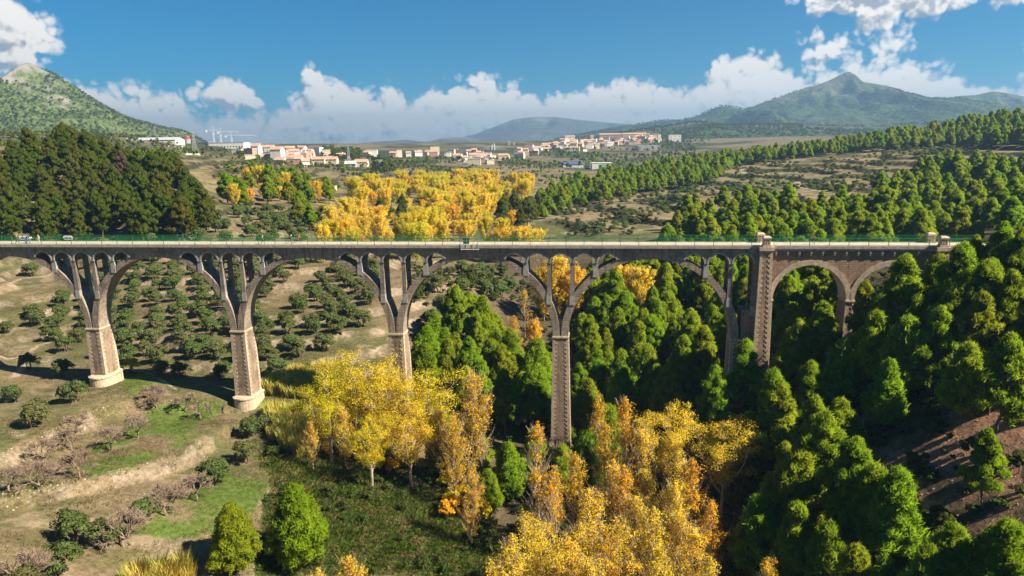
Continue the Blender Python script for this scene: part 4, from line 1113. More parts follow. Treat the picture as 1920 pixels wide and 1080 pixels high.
# ------------------------------------------------------------------ planting
# --- golden poplars in the valley bottom, in front of the viaduct: pixel of the tree top, height
def by_top(px, py, h): return hit(px, py, h)
FORE = [  # kind, px, py, h, variant, label
 ('broad', 655, 655, 21, 0, 'broad yellow poplar with forked grey trunk, leftmost of the clump below the third pier'),
 ('broad', 735, 690, 20, 2, 'spreading golden poplar standing right in front of the hidden third pier foot'),
 ('broad', 800, 690, 21, 1, 'yellow green poplar just right of the third pier, branches showing through'),
 ('orange', 872, 702, 23, 0, 'tall orange feathery poplar beside the dark pines, rightmost of the left clump'),
 ('poplar', 700, 690, 17, 1, 'slim yellow poplar between the two broad ones by the third pier'),
 ('broad', 610, 700, 17, 1, 'yellow green poplar at the left rear of the clump, over the reeds'), ('poplar', 640, 760, 12, 4, 'young yellow poplar among the reeds at the left of the clump'),
 ('broad', 690, 775, 14, 0, 'low lemon yellow poplar in front of the leftmost broad one'), ('broad', 765, 765, 15, 2, 'low golden poplar in the middle front of the clump'), ('orange', 850, 790, 16, 0, 'amber poplar with sparse lower branches beside the orange feathery one'),
 ('thin', 905, 760, 17, 0, 'bare topped amber poplar at the right edge of the left clump'), ('orange', 880, 890, 12, 0, 'low orange poplar below the orange feathery one'), ('poplar', 820, 770, 14, 1, 'slim yellow poplar in the right front of the left clump'), ('poplar', 580, 790, 9, 4, 'small yellow poplar sapling by the reeds right of the second pier'),
 ('poplar', 1275, 850, 16, 1, 'golden poplar between the wide back row tree and the grove corner'), ('poplar', 1145, 860, 16, 0, 'golden poplar in the heart of the grove, behind the lemon one'), ('poplar', 1195, 930, 16, 4, 'bright golden poplar in the middle of the grove'), ('thin', 1000, 880, 15, 0, 'grey twiggy poplar left of the grove'), ('poplar', 1140, 990, 16, 3, 'amber poplar between the front trees of the grove'), ('poplar', 1275, 960, 15, 4, 'yellow poplar at the right of the grove, beside a taller one'), ('poplar', 1090, 975, 15, 0, 'yellow poplar just below the lemon one'),
 ('thin', 1012, 792, 19, 0, 'thin half bare poplar with tuft of amber leaves, alone left of the big grove'),
 ('poplar', 1040, 872, 15, 2, 'slim amber poplar with bare lower stems at the left edge of the grove'),
 ('poplar', 1073, 850, 16, 3, 'orange topped poplar standing behind the brightest yellow one'),
 ('poplar', 1122, 742, 17, 2, 'amber poplar farthest back in the grove, left of the fourth pier foot pines'),
 ('poplar', 1140, 792, 17, 3, 'deep amber poplar in the back row of the grove, second from its left'),
 ('poplar', 1178, 745, 18, 3, 'tall amber poplar at the back of the grove below the fourth arch'),
 ('poplar', 1206, 800, 17, 1, 'golden poplar in the middle of the back row of the grove'),
 ('broad', 1252, 762, 17, 2, 'wide golden poplar with many upright limbs in the back row of the grove'),
 ('broad', 1362, 785, 16, 2, 'wide amber crowned poplar at the right back corner of the grove'),
 ('poplar', 1305, 860, 17, 3, 'amber poplar under the right back corner tree of the grove'),
 ('poplar', 1172, 872, 16, 2, 'narrow amber poplar in the heart of the grove'),
 ('poplar', 1212, 880, 14, 4, 'small amber poplar in the heart of the grove, next to a narrow one'),
 ('poplar', 1102, 915, 18, 4, 'brightest lemon yellow poplar of the grove, full crown'),
 ('poplar', 1165, 972, 16, 1, 'golden poplar in front of the lemon yellow one, slightly right'),
 ('poplar', 1228, 945, 17, 0, 'tall golden poplar in the right middle of the grove'),
 ('poplar', 1262, 905, 17, 4, 'full golden poplar right of the grove middle'),
 ('poplar', 1300, 985, 16, 1, 'golden poplar at the right front of the grove, above a green pine'),
 ('poplar', 1240, 1020, 16, 4, 'golden poplar cut by the lower picture edge, right front of the grove'),
 ('poplar', 1335, 1040, 14, 0, 'low golden poplar at the right lower corner of the grove'),
 ('poplar', 960, 995, 17, 0, 'golden poplar at the left front of the grove with pale bare twigs'),
 ('broad', 1010, 985, 16, 2, 'broad bright golden poplar in the left front of the grove'),
 ('poplar', 1065, 1010, 16, 4, 'full golden poplar in front of the grove, third from its left'),
 ('poplar', 1110, 1040, 15, 1, 'golden poplar cut by the lower picture edge below the lemon yellow one'),
 ('poplar', 1180, 1040, 15, 0, 'golden poplar cut by the lower picture edge, centre front of the grove'),
 ('poplar', 930, 1050, 14, 1, 'golden poplar at the lower left corner of the grove'),
 ('poplar', 655, 1042, 14, 4, 'small golden poplar top alone near the lower edge, left of the meadow'),
 ('poplar', 588, 1064, 13, 0, 'golden poplar top just peeping over the lower edge, leftmost of all'),
 ('thin', 1436, 1044, 13, 0, 'small sparse amber poplar among the green pines near the lower edge'),
 ('thin', 1030, 905, 14, 0, 'nearly bare poplar with few amber leaves inside the left of the grove'),
 ('poplar', 1340, 940, 14, 3, 'amber poplar on the right flank of the grove facing the dark slope'),
]
for k, px, py, h, v, lab in FORE:
    x, y, z = by_top(px, py, h); plant(k, x, y, h*1.02, lab, 'golden poplars in front of the viaduct', v, 1.0)
# --- behind the viaduct, seen through the arches
for k, px, py, h, v, lab in [
 ('grove', 1048, 486, 17, 0, 'bright yellow poplar seen between the columns over the fourth pier'), ('grove', 1020, 500, 16, 3, 'yellow orange poplar seen just left of the fourth pier columns'),
 ('grove', 1165, 500, 13, 0, 'golden poplar seen through the top of the fourth arch, left one'), ('grove', 1200, 505, 12, 1, 'golden poplar seen through the top of the fourth arch, right one'),
 ('thin', 985, 540, 15, 0, 'orange half bare poplar seen under the third arch near its right leg'), ('orange', 965, 590, 13, 0, 'small orange poplar seen through the third arch beside the pines'),
 ('grove', 1075, 500, 15, 3, 'amber poplar seen just right of the fourth pier columns'), ('grove', 1000, 600, 9, 3, 'low amber poplar among pines left of the fourth pier')]:
    x, y, z = by_top(px, py, h)
    if near_bridge(x, y, -4, 8): y += 14; z = gz(x, y)
    plant(k, x, y, h, lab, 'poplars seen through the arches', v)
# --- the long yellow wood up the valley beyond the deck
GROVE = [[(612, 412), (640, 392), (700, 400), (760, 412), (800, 418), (900, 420), (960, 418), (1012, 425), (1012, 450), (600, 450)], [(610, 405), (640, 372), (700, 378), (722, 396), (700, 412), (640, 418)],
         [(770, 385), (800, 345), (880, 345), (935, 355), (935, 395), (905, 412), (800, 412)], [(650, 360), (690, 345), (760, 330), (850, 326), (940, 334), (1005, 338), (1005, 356), (940, 352), (870, 348), (780, 350), (730, 362), (690, 372)]]
xs, ys, gs, px, py = scatter_pts(-120, 60, 190, 640, 9.5, polys(*GROVE), 9, 0.45, 5)
o = np.random.default_rng(8).permutation(len(xs))[:225]; o = o[np.argsort(ys[o])]
labs = row_labels(xs[o], ys[o], 'poplar in the golden wood beyond the deck, {row}, {pos} from the left', 14)
for i, lab in zip(o, labs):
    v = 2 if rng.random() < (.55 if ys[i] > 330 else .3) else (3 if rng.random() < .15 else rng.integers(0, 2))
    plant('grove', xs[i], ys[i], 6.5+9*rng.random(), lab, 'yellow poplars of the wood up the valley', v, 0.95+.3*rng.random())
# green and yellow trees on the far left bank of the valley
MID = [[(410, 350), (460, 325), (560, 318), (650, 330), (740, 318), (720, 340), (640, 352), (620, 368), (560, 372), (430, 378)], [(555, 385), (610, 385), (610, 425), (555, 425)], [(1000, 385), (940, 372), (925, 420), (990, 430)], [(705, 395), (770, 385), (775, 425), (712, 422)]]
xs, ys, gs, px, py = scatter_pts(-330, 60, 230, 700, 11.0, polys(*MID), 5, 0.45, 6)
o = np.argsort(ys)[:70]
labs = row_labels(xs[o], ys[o], 'in the mixed strip beyond the dry slope, {row}, {pos} from left', 12)
for i, lab in zip(o, labs):
    r_ = rng.random()
    if r_ < .3: plant('grove', xs[i], ys[i], 7+5*rng.random(), 'yellow poplar '+lab, 'trees of the mixed strip up the valley', rng.integers(0, 4))
    else: plant('mature' if px[i] < 700 else 'dark', xs[i], ys[i], 9+6*rng.random(), 'pine '+lab, 'trees of the mixed strip up the valley', None, 1.2)
# --- pines one can pick out
PINES = [ # kind, px(top), py(top), h, label
 ('young', 430, 950, 9.5, 'single bright green young pine near the lower edge, left of the pair'), ('young', 548, 915, 12, 'bigger bright green cone shaped pine near the lower edge by the meadow'),
 ('young', 1425, 938, 11, 'bright green pine left of the small sparse amber poplar, lower right'), ('young', 1497, 952, 12, 'two topped light green pine near the lower edge, right of the sparse poplar'),
 ('young', 1558, 985, 10, 'dark green young pine behind the two topped light one near the lower edge'), ('young', 1608, 1030, 10, 'round bright green pine cut by the lower edge'),
 ('young', 1640, 880, 11, 'slim green pine on the left rim of the bare red slope, lower one'), ('young', 1685, 885, 11, 'slim dark pine right against the bare red slope'),
 ('mature', 1548, 782, 14, 'big pale green pine left of the red slope top, many rounded tufts'), ('young', 1505, 852, 12, 'bright pointed pine below the big pale one, left of the red slope'),
 ('mature', 1600, 830, 13, 'rounded green pine hanging over the left edge of the red slope'), ('mature', 1470, 725, 15, 'tall green pine in front of the masonry tower foot, right of the golden grove'),
 ('mature', 1408, 650, 14, 'lush pale green pine covering the fifth pier foot'), ('mature', 1450, 700, 13, 'green pine just below the tower foot, right of the lush pale one'), ('mature', 1490, 612, 14, 'bright green pine right of the tower, in front of the first masonry arch'),
 ('mature', 1545, 578, 13, 'tall pale pine in the opening of the first masonry arch'), ('young', 1645, 588, 12, 'pointed pale green pine below the second masonry arch'), ('young', 1705, 600, 12, 'slim pine right below the second masonry arch, half shaded'),
 ('mature', 1690, 490, 15, 'large pine standing in front of the second masonry arch, crown to the cornice'), ('mature', 1628, 535, 11, 'round pine in front of the middle masonry pier'), ('mature', 1760, 590, 12, 'half shaded pine left of the steep bank under the end pilaster'),
 ('mature', 1805, 470, 14, 'dark rounded pine hiding the end of the viaduct'), ('mature', 1850, 500, 13, 'wide pine at the end of the viaduct near the picture edge'), ('mature', 1845, 560, 11, 'pale pine below the viaduct end on the steep bank'),
 ('mature', 1895, 640, 12, 'grey green pine on the shaded bank at the right picture edge'), ('mature', 1862, 815, 9, 'leaning pine alone on the bare red slope'), ('young', 1790, 990, 9, 'light green pine in front of the red slope near the lower edge'),
 ('young', 1890, 985, 9, 'dark green pine in the lower right corner'), ('young', 1745, 1030, 9, 'small green pine cut by the lower edge below the red slope'), ('young', 1660, 1050, 9, 'low pine at the lower edge, right of the round bright one'),
 ('mature', 1875, 428, 11, 'tall pine just beyond the end of the viaduct at the right edge'), ('mature', 1908, 440, 11, 'pine at the right picture edge level with the deck'), ('mature', 1838, 452, 9, 'pine hiding the last metres of the deck railing'), ('mature', 1890, 520, 12, 'broad pine below the deck level at the right edge'), ('young', 1725, 560, 11, 'pine before the second masonry arch, right of the large one'), ('mature', 1790, 545, 12, 'pine in front of the end pilaster foot'), ('young', 1585, 640, 11, 'pointed pine left of the middle masonry pier'), ('mature', 1530, 690, 12, 'dark pine in the hollow below the first masonry arch'), ('young', 1670, 680, 10, 'slender shaded pine below the second masonry arch'), ('young', 1820, 650, 10, 'shaded pine on the bank below the viaduct end'),
 ('mature', 860, 545, 15, 'tallest bright pine seen through the third arch'), ('young', 905, 560, 14, 'green pine right of the tallest one under the third arch'), ('young', 800, 615, 11, 'light green pointed pine just right of the third pier'),
 ('young', 840, 640, 11, 'green pine in front of the tall pines under the third arch'), ('mature', 880, 640, 12, 'tufted green pine in the middle of the group under the third arch'), ('mature', 945, 700, 14, 'dull green layered pine left of the fourth pier'), ('young', 1010, 640, 12, 'light green pine left beside the fourth pier'),
 ('young', 875, 690, 10, 'pointed green pine behind the orange feathery poplar'), ('young', 1090, 735, 10, 'young light green pine at the right foot of the fourth pier'), ('young', 1060, 770, 9, 'thin grey green pine at the foot of the fourth pier'),
 ('mature', 1315, 620, 14, 'bright pine standing tall in the middle of the fourth arch'), ('mature', 1345, 700, 14, 'dense green pine below the fifth pier, left side'), ('mature', 1290, 690, 13, 'green pine behind the wide amber poplar'), ('young', 1215, 650, 12, 'pointed pine under the fourth arch, centre left'),
 ('young', 1165, 660, 12, 'green pine right of the fourth pier in the second row'), ('mature', 1110, 620, 12, 'dark green pine just right of the fourth pier'), ('young', 1250, 690, 11, 'narrow light green pine behind the amber grove'), ('mature', 1400, 780, 13, 'shaded pine right of the amber grove'),
 ('mature', 1250, 520, 12, 'rounded pine seen through the top of the fourth arch'), ('mature', 1320, 510, 12, 'dense rounded pine seen near the right shoulder of the fourth arch'),
]
for k, px, py, h, lab in PINES:
    x, y, z = by_top(px, py, h)
    if near_bridge(x, y, -3.2, 7.2):
        v = (y-BY0)*BC+x*BS; y += (-3.4-v) if (v < 2 and px > 1400) else (7.4-v)
        z = gz(x, y)
    plant(k, x, y, h*1.03, lab, 'pines that stand out on the valley sides')
for (x, y, h, lab) in ((3.5, 115.5, 8, 'young pine at the left foot of the fourth pier, in its shade'), (13.5, 115, 7.5, 'young pine at the right foot of the fourth pier'), (8.5, 111, 7, 'small pine straight in front of the fourth pier foot'), (-1, 112, 7.5, 'small pine left of the fourth pier beside the bare amber poplar'), (17.5, 118, 9, 'dark pine right of the fourth pier, close to the wood'), (-8, 116, 8, 'pine between the orange feathery poplar and the fourth pier'), (-13, 119, 8, 'pine behind the orange feathery poplar, under the third arch'), (-4.5, 107, 5.5, 'low young pine at the edge of the clearing before the fourth pier')):
    plant('young', x, y, h*1.45, lab, 'pines that stand out on the valley sides')
def clear_of(xs, ys, d):
    t = np.array([(q['x'], q['y']) for q in TREES])
    keep = np.ones(len(xs), bool)
    for i in range(len(xs)):
        keep[i] = np.min(np.hypot(t[:, 0]-xs[i], t[:, 1]-ys[i])) > d
    return keep
Z2 = [(775, 640), (830, 575), (900, 560), (950, 600), (1000, 650), (1030, 710), (1010, 780), (930, 860), (900, 760), (800, 690)]
Z3 = [(1085, 590), (1100, 520), (1180, 470), (1405, 470), (1400, 560), (1360, 560), (1365, 620), (1405, 690), (1405, 800), (1380, 860), (1330, 800), (1250, 790), (1100, 760), (1075, 660)]
Z4 = [(1400, 660), (1440, 640), (1440, 475), (1590, 475), (1600, 560), (1620, 560), (1700, 520), (1800, 490), (1920, 470), (1920, 760), (1780, 690), (1690, 700), (1600, 770), (1560, 830), (1590, 900), (1680, 960), (1700, 1080), (1400, 1080), (1390, 960), (1480, 860), (1440, 760)]
Z4b = [(1700, 1000), (1920, 940), (1920, 1080), (1700, 1080)]
xs, ys, gs, px, py = scatter_pts(-60, 120, 60, 215, 6.5, polys(Z2, Z3, Z4, Z4b), 7, 0.4, 9)
k = ~near_bridge(xs, ys) & clear_of(xs, ys, 4.0)
xs, ys, px, py = xs[k], ys[k], px[k], py[k]
def zone_of(px):
    return np.where(px < 1060, 0, np.where(px < 1405, 1, 2))
for z, fmt in enumerate(('green pine under the third arch, {row}, {pos} from the left', 'green pine in the wood under the fourth arch, {row}, {pos} from the left', 'green pine on the bank below the masonry arches, {row}, {pos} from the left')):
    i = np.nonzero(zone_of(px) == z)[0]
    labs = row_labels(xs[i], ys[i], fmt, 10)
    for q, lab in zip(i, labs):
        plant('young' if rng.random() < 0.62 else 'mature', xs[q], ys[q], 7.5+6*rng.random(), lab, 'pines of the valley woods around the viaduct', None, 0.95+.25*rng.random())
N_VALLEY = len(xs)
# --- dark pine wood on the knoll, left, behind the deck
W1 = [(-60, 310), (0, 290), (55, 272), (130, 258), (200, 282), (262, 300), (330, 315), (385, 355), (402, 405), (330, 415), (0, 425), (-60, 425)]
xs, ys, gs, px, py = scatter_pts(-340, -90, 235, 430, 7.0, polys(W1), 8, 0.4, 12)
o = np.argsort(np.hypot(xs, ys))
o = o[:95]
dead = int(np.argmin(np.hypot(px[o]-222, py[o]-318)))
wl = row_labels(xs[o], ys[o], 'dark green pine on the knoll behind the deck, {row}, {pos} from the left', 12)
for n_, i in enumerate(o):
    if n_ == dead: plant('dead', xs[i], ys[i], 14, 'withered purple brown pine standing out in the dark wood on the knoll', None); continue
    plant('dark', xs[i], ys[i], 11+5*rng.random(), wl[n_], 'dark pines of the wood on the knoll', None, 0.95+.3*rng.random())
rest = np.argsort(np.hypot(xs, ys))[95:]
rw = np.random.default_rng(17); hw = 0.8+0.4*rw.random(len(rest))
instance_scatter('dark_pine_wood', 'back of the dark pine wood on the knoll, crowns merging along its crest', [(c, None) for c, t in SHAPE['dark']], np.stack([xs[rest], ys[rest], gs[rest]], 1), np.stack([hw*1.15, hw*1.15, hw], 1), rw.random(len(rest))*6.28, 6)
# --- pines on the right hillside behind the deck, terraces' edge and ridge
Z5 = [(1240, 438), (1262, 405), (1330, 378), (1420, 372), (1560, 380), (1640, 360), (1700, 322), (1760, 300), (1920, 292), (1960, 292), (1960, 455), (1240, 455)]
Z6 = [(985, 400), (1000, 365), (1080, 335), (1200, 312), (1290, 290), (1380, 280), (1560, 258), (1700, 235), (1960, 210), (1960, 256), (1800, 262), (1600, 275), (1480, 288), (1380, 300), (1335, 330), (1200, 348), (1110, 368), (1040, 385)]
xs, ys, gs, px, py = scatter_pts(20, 620, 195, 760, 7.2, polys(Z5, Z6), 6, 0.45, 15)
k = ~near_bridge(xs, ys, -3, 12); xs, ys, gs, px, py = xs[k], ys[k], gs[k], px[k], py[k]
o = np.argsort(np.hypot(xs, ys)); n_ind = max(0, 290-N_VALLEY-len(PINES)-95)
near5 = o[:n_ind]; far5 = o[n_ind:]
labs = row_labels(xs[near5], ys[near5], 'sunlit pine on the hillside behind the deck, {row}, {pos} from the left', 12)
for q, lab in zip(near5, labs): plant('young' if rng.random() < .6 else 'mature', xs[q], ys[q], 7+6*rng.random(), lab, 'pines on the hillside right behind the deck', None, 1.0+.25*rng.random())
ex, ey, eg, epx, epy = scatter_pts(78, 420, 55, 330, 7.0, lambda px, py, x, y, z: (px > 1935) & (y > 55), 6, 0.45, 16)
ke = ~near_bridge(ex, ey, -3, 7) & (fbm(ex, ey, 40, 3, 37) < 0.60)
P = np.concatenate([np.stack([xs[far5], ys[far5], gs[far5]], 1), np.stack([ex[ke], ey[ke], eg[ke]], 1)]); r5 = np.random.default_rng(3)
hh = 0.55+0.6*r5.random(len(P)); S = np.stack([hh*1.2, hh*1.2, hh], 1)
instance_scatter('pine_wood', 'sunlit pine wood covering the hillside and ridge right of the valley', [(c, None) for c, t in SHAPE['young']+SHAPE['mature']], P, S, r5.random(len(P))*6.28, 2)
# --- olive groves on the terraces
OLV = [ (52, 748, 5.0, 'large round olive tree, the biggest at the left edge below the first pier'), (133, 715, 4.3, 'round grey green olive tree on bare earth left of the first pier foot'), (25, 718, 3.8, 'olive tree at the left picture edge above the biggest one'),
 (76, 688, 4.0, 'olive tree beside the footpath left of the first pier'), (14, 672, 3.8, 'olive tree at the left picture edge by the path'), (120, 628, 4.2, 'olive tree uphill of the path, next to the first pier'), (55, 492, 4.6, 'big dark olive tree seen under the leftmost arch'),
 (395, 858, 4.6, 'wide olive tree at the end of the pale stone bank'), (456, 828, 4.0, 'olive tree right of the wide one below the second pier'), (470, 775, 4.4, 'dark green olive tree at the foot of the second pier'), (500, 770, 3.8, 'dark olive tree right of the second pier foot, by the reeds'),
 (126, 965, 4.2, 'olive tree below the pale stone bank near the lower left'), (186, 975, 3.8, 'dark olive tree below the bank, right of its neighbour near the lower left'), (264, 938, 3.4, 'small dark olive tree among bare almond trees'), (100, 1022, 4.4, 'grey green olive tree at the lower left edge'),
 (30, 1062, 4.0, 'olive tree in the lower left corner'), (225, 612, 4.2, 'olive tree just right of the first pier'), (268, 640, 3.6, 'olive tree right of the yellow bush by the first pier')]
for px_, py_, h, lab in OLV:
    x, y, z = hit(px_, py_, h)
    if near_bridge(x, y): y += 6
    plant('olive', x, y, h, lab, 'olive trees below the viaduct')
OZ = [[(0, 478), (120, 470), (700, 468), (715, 560), (690, 600), (620, 640), (540, 700), (480, 690), (440, 720), (300, 700), (240, 670), (150, 650), (0, 610)]]
xs, ys, gs, px, py = scatter_pts(-130, 0, 130, 262, 6.5, polys(*OZ), 2, 0.2, 21)
k = ~near_bridge(xs, ys, -3, 8) & clear_of(xs, ys, 4.0) & ~in_poly(px, py, [(500, 545), (570, 500), (600, 480), (620, 490), (560, 560), (510, 600)]) & (fbm(xs, ys, 25, 3, 77) < 0.74)
xs, ys, px, py = xs[k], ys[k], px[k], py[k]
o = np.argsort(np.hypot(xs, ys))[:230]
labs = row_labels(xs[o], ys[o], 'olive tree on the terraces behind the viaduct, {row}, {pos} from the left', 12)
for q, lab in zip(o, labs): plant('olive', xs[q], ys[q], 3.5+1.2*rng.random(), lab, 'olive trees on the terraces behind the viaduct', None, 0.95+.2*rng.random())
# --- olives behind the deck on the left, and the little ones of the far terraces
OF = [[(410, 385), (470, 380), (600, 400), (600, 450), (250, 450), (200, 440), (330, 430)], [(850, 500), (960, 500), (960, 560), (800, 600), (770, 560)]]
xs, ys, gs, px, py = scatter_pts(-150, 10, 180, 400, 8.0, polys(*OF), 2, 0.4, 23)
k = ~near_bridge(xs, ys, -3, 10); xs, ys = xs[k], ys[k]; o = np.argsort(np.hypot(xs, ys))[:70]
labs = row_labels(xs[o], ys[o], 'olive bush on the dry slope beyond the deck, {row}, {pos} from the left', 12)
for q, lab in zip(o, labs): plant('olive', xs[q], ys[q], 3.6+1.6*rng.random(), lab, 'olive bushes on the dry slope beyond the deck')
FT = [[(1020, 380), (1180, 355), (1330, 330), (1400, 300), (1860, 262), (1860, 285), (1700, 305), (1640, 350), (1560, 370), (1330, 372), (1250, 400), (1230, 440), (1040, 440)], [(400, 310), (560, 290), (1000, 305), (1080, 330), (760, 325), (640, 360), (420, 380), (400, 340)]]
xs, ys, gs, px, py = scatter_pts(-420, 420, 300, 1100, 7.5, polys(*FT), 1, 0.4, 25)
k = fbm(xs, ys, 40, 3, 87) < np.where(ys > 620, 0.44, 0.47); P = np.stack([xs[k], ys[k], gs[k]], 1); hh = 0.45+0.5*r5.random(len(P))
instance_scatter('terrace_olives', 'small olive trees and bushes dotted over the far terraces', [(c, None) for c, t in SHAPE['olive']+SHAPE['shrub'][:1]], P, np.stack([hh, hh, hh*.9], 1), r5.random(len(P))*6.28, 4)
# --- bare almond trees
ALM = [(285, 725, 3.9, 'bare almond tree on the green strip between the first two piers, left one'), (345, 728, 3.9, 'bushy bare almond tree left of the second pier'), (318, 700, 3.6, 'bare almond tree behind the pair between the first two piers'),
 (205, 800, 4.2, 'bare almond tree in the middle of the green terrace'), (252, 782, 4.0, 'bare almond tree at the right of the green terrace'), (143, 848, 4.0, 'bare almond tree on the green terrace by the pale bank, middle'), (68, 872, 4.2, 'bare almond tree on the green terrace near the left edge'),
 (10, 875, 3.8, 'bare almond tree at the left picture edge on the green terrace'), (305, 910, 4.6, 'large bare almond tree below the pale stone bank'), (362, 895, 3.8, 'bare almond tree next to the wide olive tree'), (228, 965, 4.6, 'bare almond tree leaning below the bank, lower left'),
 (130, 805, 3.6, 'bare almond tree against the upper dry bank'), (78, 828, 3.6, 'bare almond tree at the foot of the upper dry bank, left'), (140, 775, 3.2, 'small bare almond tree half up the dry bank'), (40, 1045, 4.4, 'pale bare almond tree in the lower left corner'), (400, 715, 3.4, 'bare almond tree close to the second pier, left side')]
for px_, py_, h, lab in ALM:
    x, y, z = hit(px_, py_, h)
    if near_bridge(x, y): y -= 7
    plant('bare', x, y, h*1.1, lab, 'bare almond trees')
# bare grey tree by the fourth pier
x, y, z = hit(1025, 700, 9); y = min(y, 117); plant('bare', x, y, 9, 'tall bare grey tree at the left foot of the fourth pier', None, 1, .8)
# --- single shrubs
SHR = [('shrub', 242, 690, 3.0, 'yellow leaved bush at the right foot of the first pier', 'lime')]
x, y, z = hit(243, 676, 3.0); plant('bush', x, y, 3.2, 'yellow leaved bush at the right foot of the first pier', None, 0)
DARK = [(520, 850), (545, 870), (930, 800), (960, 830), (900, 870), (975, 880), (930, 905), (560, 820), (600, 850)]
SZ = [[(860, 760), (1060, 760), (1060, 860), (1000, 960), (900, 960)], [(1600, 760), (1920, 690), (1920, 1000), (1640, 1000)], [(780, 470), (1000, 480), (960, 560), (780, 560)], [(1380, 800), (1480, 850), (1420, 1060), (1370, 1040)]]
xs, ys, gs, px, py = scatter_pts(-60, 110, 60, 215, 4.6, polys(*SZ), 1, 0.45, 31)
k = ~near_bridge(xs, ys) & clear_of(xs, ys, 1.8) & (fbm(xs, ys, 14, 3, 97) < 0.54); xs, ys = xs[k], ys[k]
o = np.argsort(np.hypot(xs, ys))[:110]
labs = row_labels(xs[o], ys[o], 'dark green shrub on the wooded valley side, {row}, {pos} from the left', 12)
for q, lab in zip(o, labs): plant('shrub', xs[q], ys[q], 1.6+1.6*rng.random(), lab, 'dark shrubs on the valley sides')
BU = [[(520, 720), (620, 690), (680, 790), (760, 860), (740, 900), (600, 850), (520, 820)], [(800, 850), (880, 830), (900, 960), (840, 960)]]
xs, ys, gs, px, py = scatter_pts(-60, 0, 70, 140, 3.6, polys(*BU), 1, 0.45, 33)
k = ~near_bridge(xs, ys, -1.5, 6); xs, ys = xs[k], ys[k]
labs = row_labels(xs, ys, 'yellow bush under the left poplar clump, {row}, {pos} from the left', 9)
for q in range(len(xs)): plant('bush', xs[q], ys[q], 1.6+2.2*rng.random(), labs[q], 'yellow bushes under the left poplar clump')
# --- ground cover nobody could count
def cover(name, label, shapes, regions, xr, yr, sp, smin, smax, seed, keep=None):
    xs, ys, gs, px, py = scatter_pts(*xr, *yr, sp, polys(*regions), 0, 0.5, seed)
    if keep is not None:
        k = keep(xs, ys, px, py); xs, ys, gs = xs[k], ys[k], gs[k]
    P = np.stack([xs, ys, gs-0.02], 1); r = np.random.default_rng(seed); s = smin+(smax-smin)*r.random(len(P))
    instance_scatter(name, label, [(m, None) for m in shapes], P, np.stack([s, s, s], 1), r.random(len(P))*6.28, seed)
reedsh = [blades(101, 240, 4.4, 0.9, 0.013, 0.16, 'reed'), blades(102, 240, 3.8, 1.0, 0.013, 0.22, 'reed'), blades(103, 160, 3.2, .9, .014, .3, 'herb')]
REEDS = [[(500, 740), (560, 700), (620, 690), (660, 700), (700, 800), (640, 840), (560, 860), (505, 820)], [(520, 740), (620, 660), (650, 670), (600, 720), (540, 760)], [(240, 1090), (350, 1086), (350, 1130), (240, 1130)]]
cover('reeds', 'tall yellow green reeds in a thicket right of the second pier', reedsh, REEDS, (-60, -5), (66, 145), 1.0, .6, 1.1, 41, lambda x, y, px, py: ~near_bridge(x, y, -1, 5))
strawsh = [blades(111, 40, .3, .6, .009, .5, 'straw'), blades(112, 40, .22, .7, .009, .6, 'straw'), blades(113, 34, .22, .6, .01, .5, 'herb')]
LEFT = [[(-240, 470), (720, 470), (720, 700), (560, 800), (520, 1080), (-240, 1080)]]
cover('dry_grass', 'tufts of dry grass over the terraces on the left', strawsh, LEFT, (-150, -5), (62, 230), 0.8, .6, 1.5, 43, lambda x, y, px, py: fbm(x, y, 6, 3, 57) > 0.46)
herbsh = [blades(121, 44, .2, .6, .010, .6, 'herb'), blades(122, 44, .15, .6, .010, .7, 'herb')]
cover('grass', 'short green grass on the orchard terrace and the clearing', herbsh, AREA['grass'], (-90, -10), (66, 135), .6, .5, 1.1, 45, lambda x, y, px, py: fbm(x, y, 6, 3, 58) > 0.42)
lowsh = [c for c, t in SHAPE['shrub']]
cover('undergrowth', 'low dark brush filling the shaded clearing below the poplars', [blades(131, 40, .7, .6, .016, .5, 'herb'), blades(132, 40, .5, .7, .016, .6, 'herb'), blades(133, 30, .6, .6, .016, .5, 'straw')], [AREA['meadow'][0], [(480, 850), (620, 820), (900, 900), (960, 1080), (560, 1080), (520, 930)], [(1380, 840), (1440, 900), (1420, 1080), (1340, 1080)]], (-45, 40), (60, 120), 0.65, .6, 1.4, 47)
cover('low_brush', 'dark low bushes dotted over the shaded clearing', lowsh, [AREA['meadow'][0], [(500, 840), (620, 820), (900, 900), (980, 1080), (560, 1080), (520, 930)]], (-45, 12), (60, 120), 2.1, .22, .75, 48, lambda x, y, px, py: fbm(x, y, 9, 3, 62) > 0.47)
cover('brush', 'low scrub on the wooded slopes around the viaduct', lowsh+herbsh+strawsh[:1], [[(760, 480), (1400, 480), (1920, 460), (1920, 1080), (880, 1080), (760, 700)]], (-40, 120), (58, 240), 2.0, .22, .7, 49, lambda x, y, px, py: ~near_bridge(x, y, -1, 5) & (fbm(x, y, 10, 3, 59) > np.where(in_poly(px, py, AREA['red'][0]), 0.56, 0.42)))

